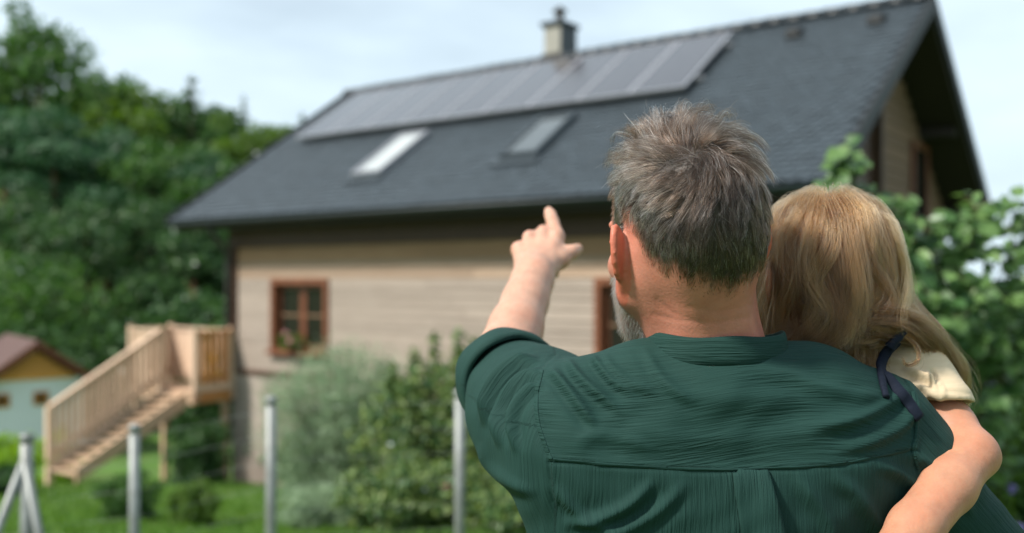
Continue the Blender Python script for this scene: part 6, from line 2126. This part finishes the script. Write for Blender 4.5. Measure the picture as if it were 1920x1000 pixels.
    # ---- thick locks sweeping over the right shoulder
    locks = [
        ([(1500, 560, 1.150), (1560, 600, 1.135), (1625, 608, 1.130), (1690, 612, 1.140), (1748, 648, 1.185), (1786, 700, 1.220), (1800, 748, 1.228)], 0.013, 1500, 2.2),
        ([(1560, 570, 1.150), (1610, 592, 1.135), (1660, 600, 1.135), (1722, 622, 1.160), (1772, 676, 1.210), (1792, 722, 1.228), (1806, 760, 1.228)], 0.012, 1200, 2.6),
        ([(1480, 590, 1.160), (1540, 612, 1.140), (1600, 618, 1.130), (1650, 612, 1.128), (1700, 608, 1.138), (1748, 642, 1.178), (1776, 684, 1.210)], 0.009, 900, 2.4),
        ([(1450, 540, 1.215), (1470, 620, 1.19), (1520, 636, 1.165), (1560, 640, 1.160), (1595, 634, 1.155)], 0.011, 1200, 1.2),
        ([(1540, 600, 1.150), (1570, 616, 1.150), (1600, 622, 1.145), (1640, 616, 1.135), (1672, 610, 1.130)], 0.008, 800, 1.8),
        ([(1650, 440, 1.205), (1675, 510, 1.205), (1710, 580, 1.205), (1745, 640, 1.205), (1780, 700, 1.215), (1798, 745, 1.22)], 0.010, 650, 1.6),
        ([(1660, 480, 1.225), (1692, 540, 1.225), (1724, 600, 1.225), (1756, 660, 1.23), (1780, 715, 1.235)], 0.007, 350, 1.5),
        ([(1640, 520, 1.175), (1668, 565, 1.175), (1708, 612, 1.180), (1757, 656, 1.205), (1790, 716, 1.225)], 0.011, 800, 1.8),
        ([(1690, 626, 1.125), (1716, 648, 1.122), (1720, 672, 1.118), (1702, 682, 1.118), (1690, 670, 1.120)], 0.003, 60, 0.8),
        ([(1432, 440, 1.225), (1424, 530, 1.220), (1430, 590, 1.215), (1455, 640, 1.215)], 0.010, 700, 1.0),
        ([(1775, 700, 1.21), (1790, 735, 1.20), (1806, 752, 1.195), (1800, 772, 1.19)], 0.006, 240, 1.6),
    ]
    for pts, rad, m, waves in locks:
        gd = np.array([P(*p) for p in spline(pts, K)])
        t = np.gradient(gd, axis=0); t /= np.linalg.norm(t, axis=1, keepdims=True)
        e1 = np.cross(t, [0, 1, 0]); e1 /= np.linalg.norm(e1, axis=1, keepdims=True); e2 = np.cross(e1, t)
        ns = max(5, m // 45)
        sc = g.normal(0, 0.55, (ns, 2)); sph = g.uniform(0, 6.28, ns); sam = g.uniform(0.15, 0.75, ns)
        o_ = g.integers(0, ns, m)
        pos = sc[o_] + g.normal(0, 0.16, (m, 2))
        prof = (0.35 + 0.75 * np.sin(np.pi * np.clip(s * 0.8 + 0.08, 0, 1)))[None, :]
        lenj = g.uniform(0.82, 1.0, m); st0 = g.uniform(0.0, 0.16, m)
        ss = st0[:, None] + s[None, :] * (lenj - st0)[:, None]
        ii = ss * (K - 1); i0 = np.clip(ii.astype(int), 0, K - 2); fr = (ii - i0)[..., None]
        lerp = lambda A: A[i0] * (1 - fr) + A[i0 + 1] * fr
        ph = sph[o_][:, None] + g.normal(0, 0.25, m)[:, None]
        wv = sam[o_][:, None] * np.sin(ss * waves * 6.28 + ph) * np.clip(ss * 2, 0.15, 1)
        wv2 = sam[o_][:, None] * np.cos(ss * waves * 6.28 + ph) * np.clip(ss * 2, 0.15, 1)
        A_ = (pos[:, :1] * prof + wv)[..., None] * rad
        B_ = (pos[:, 1:] * prof + wv2)[..., None] * rad
        pth = lerp(gd) + lerp(e1) * A_ + lerp(e2) * B_
        fly = g.random(m) < 0.05
        pth[fly] += (rand_unit(m, g)[:, None, :] * (s ** 1.3)[None, :, None] * 0.018)[fly]
        mixv = np.clip(0.55 * g.random(ns)[o_] + 0.45 * g.random(m), 0, 1)[:, None]
        tn = np.where(mixv < 0.5, a + (b - a) * mixv * 2, b + (c - b) * (mixv - 0.5) * 2)
        paths.append(pth); tints.append(tn)
    paths = np.concatenate(paths); tints = np.concatenate(tints)
    add_hair('hair', paths, tints, 0.00016 * g.uniform(0.7, 1.2, len(paths)), M['hairblond'], girl, 0.5)
build_girl_hair()
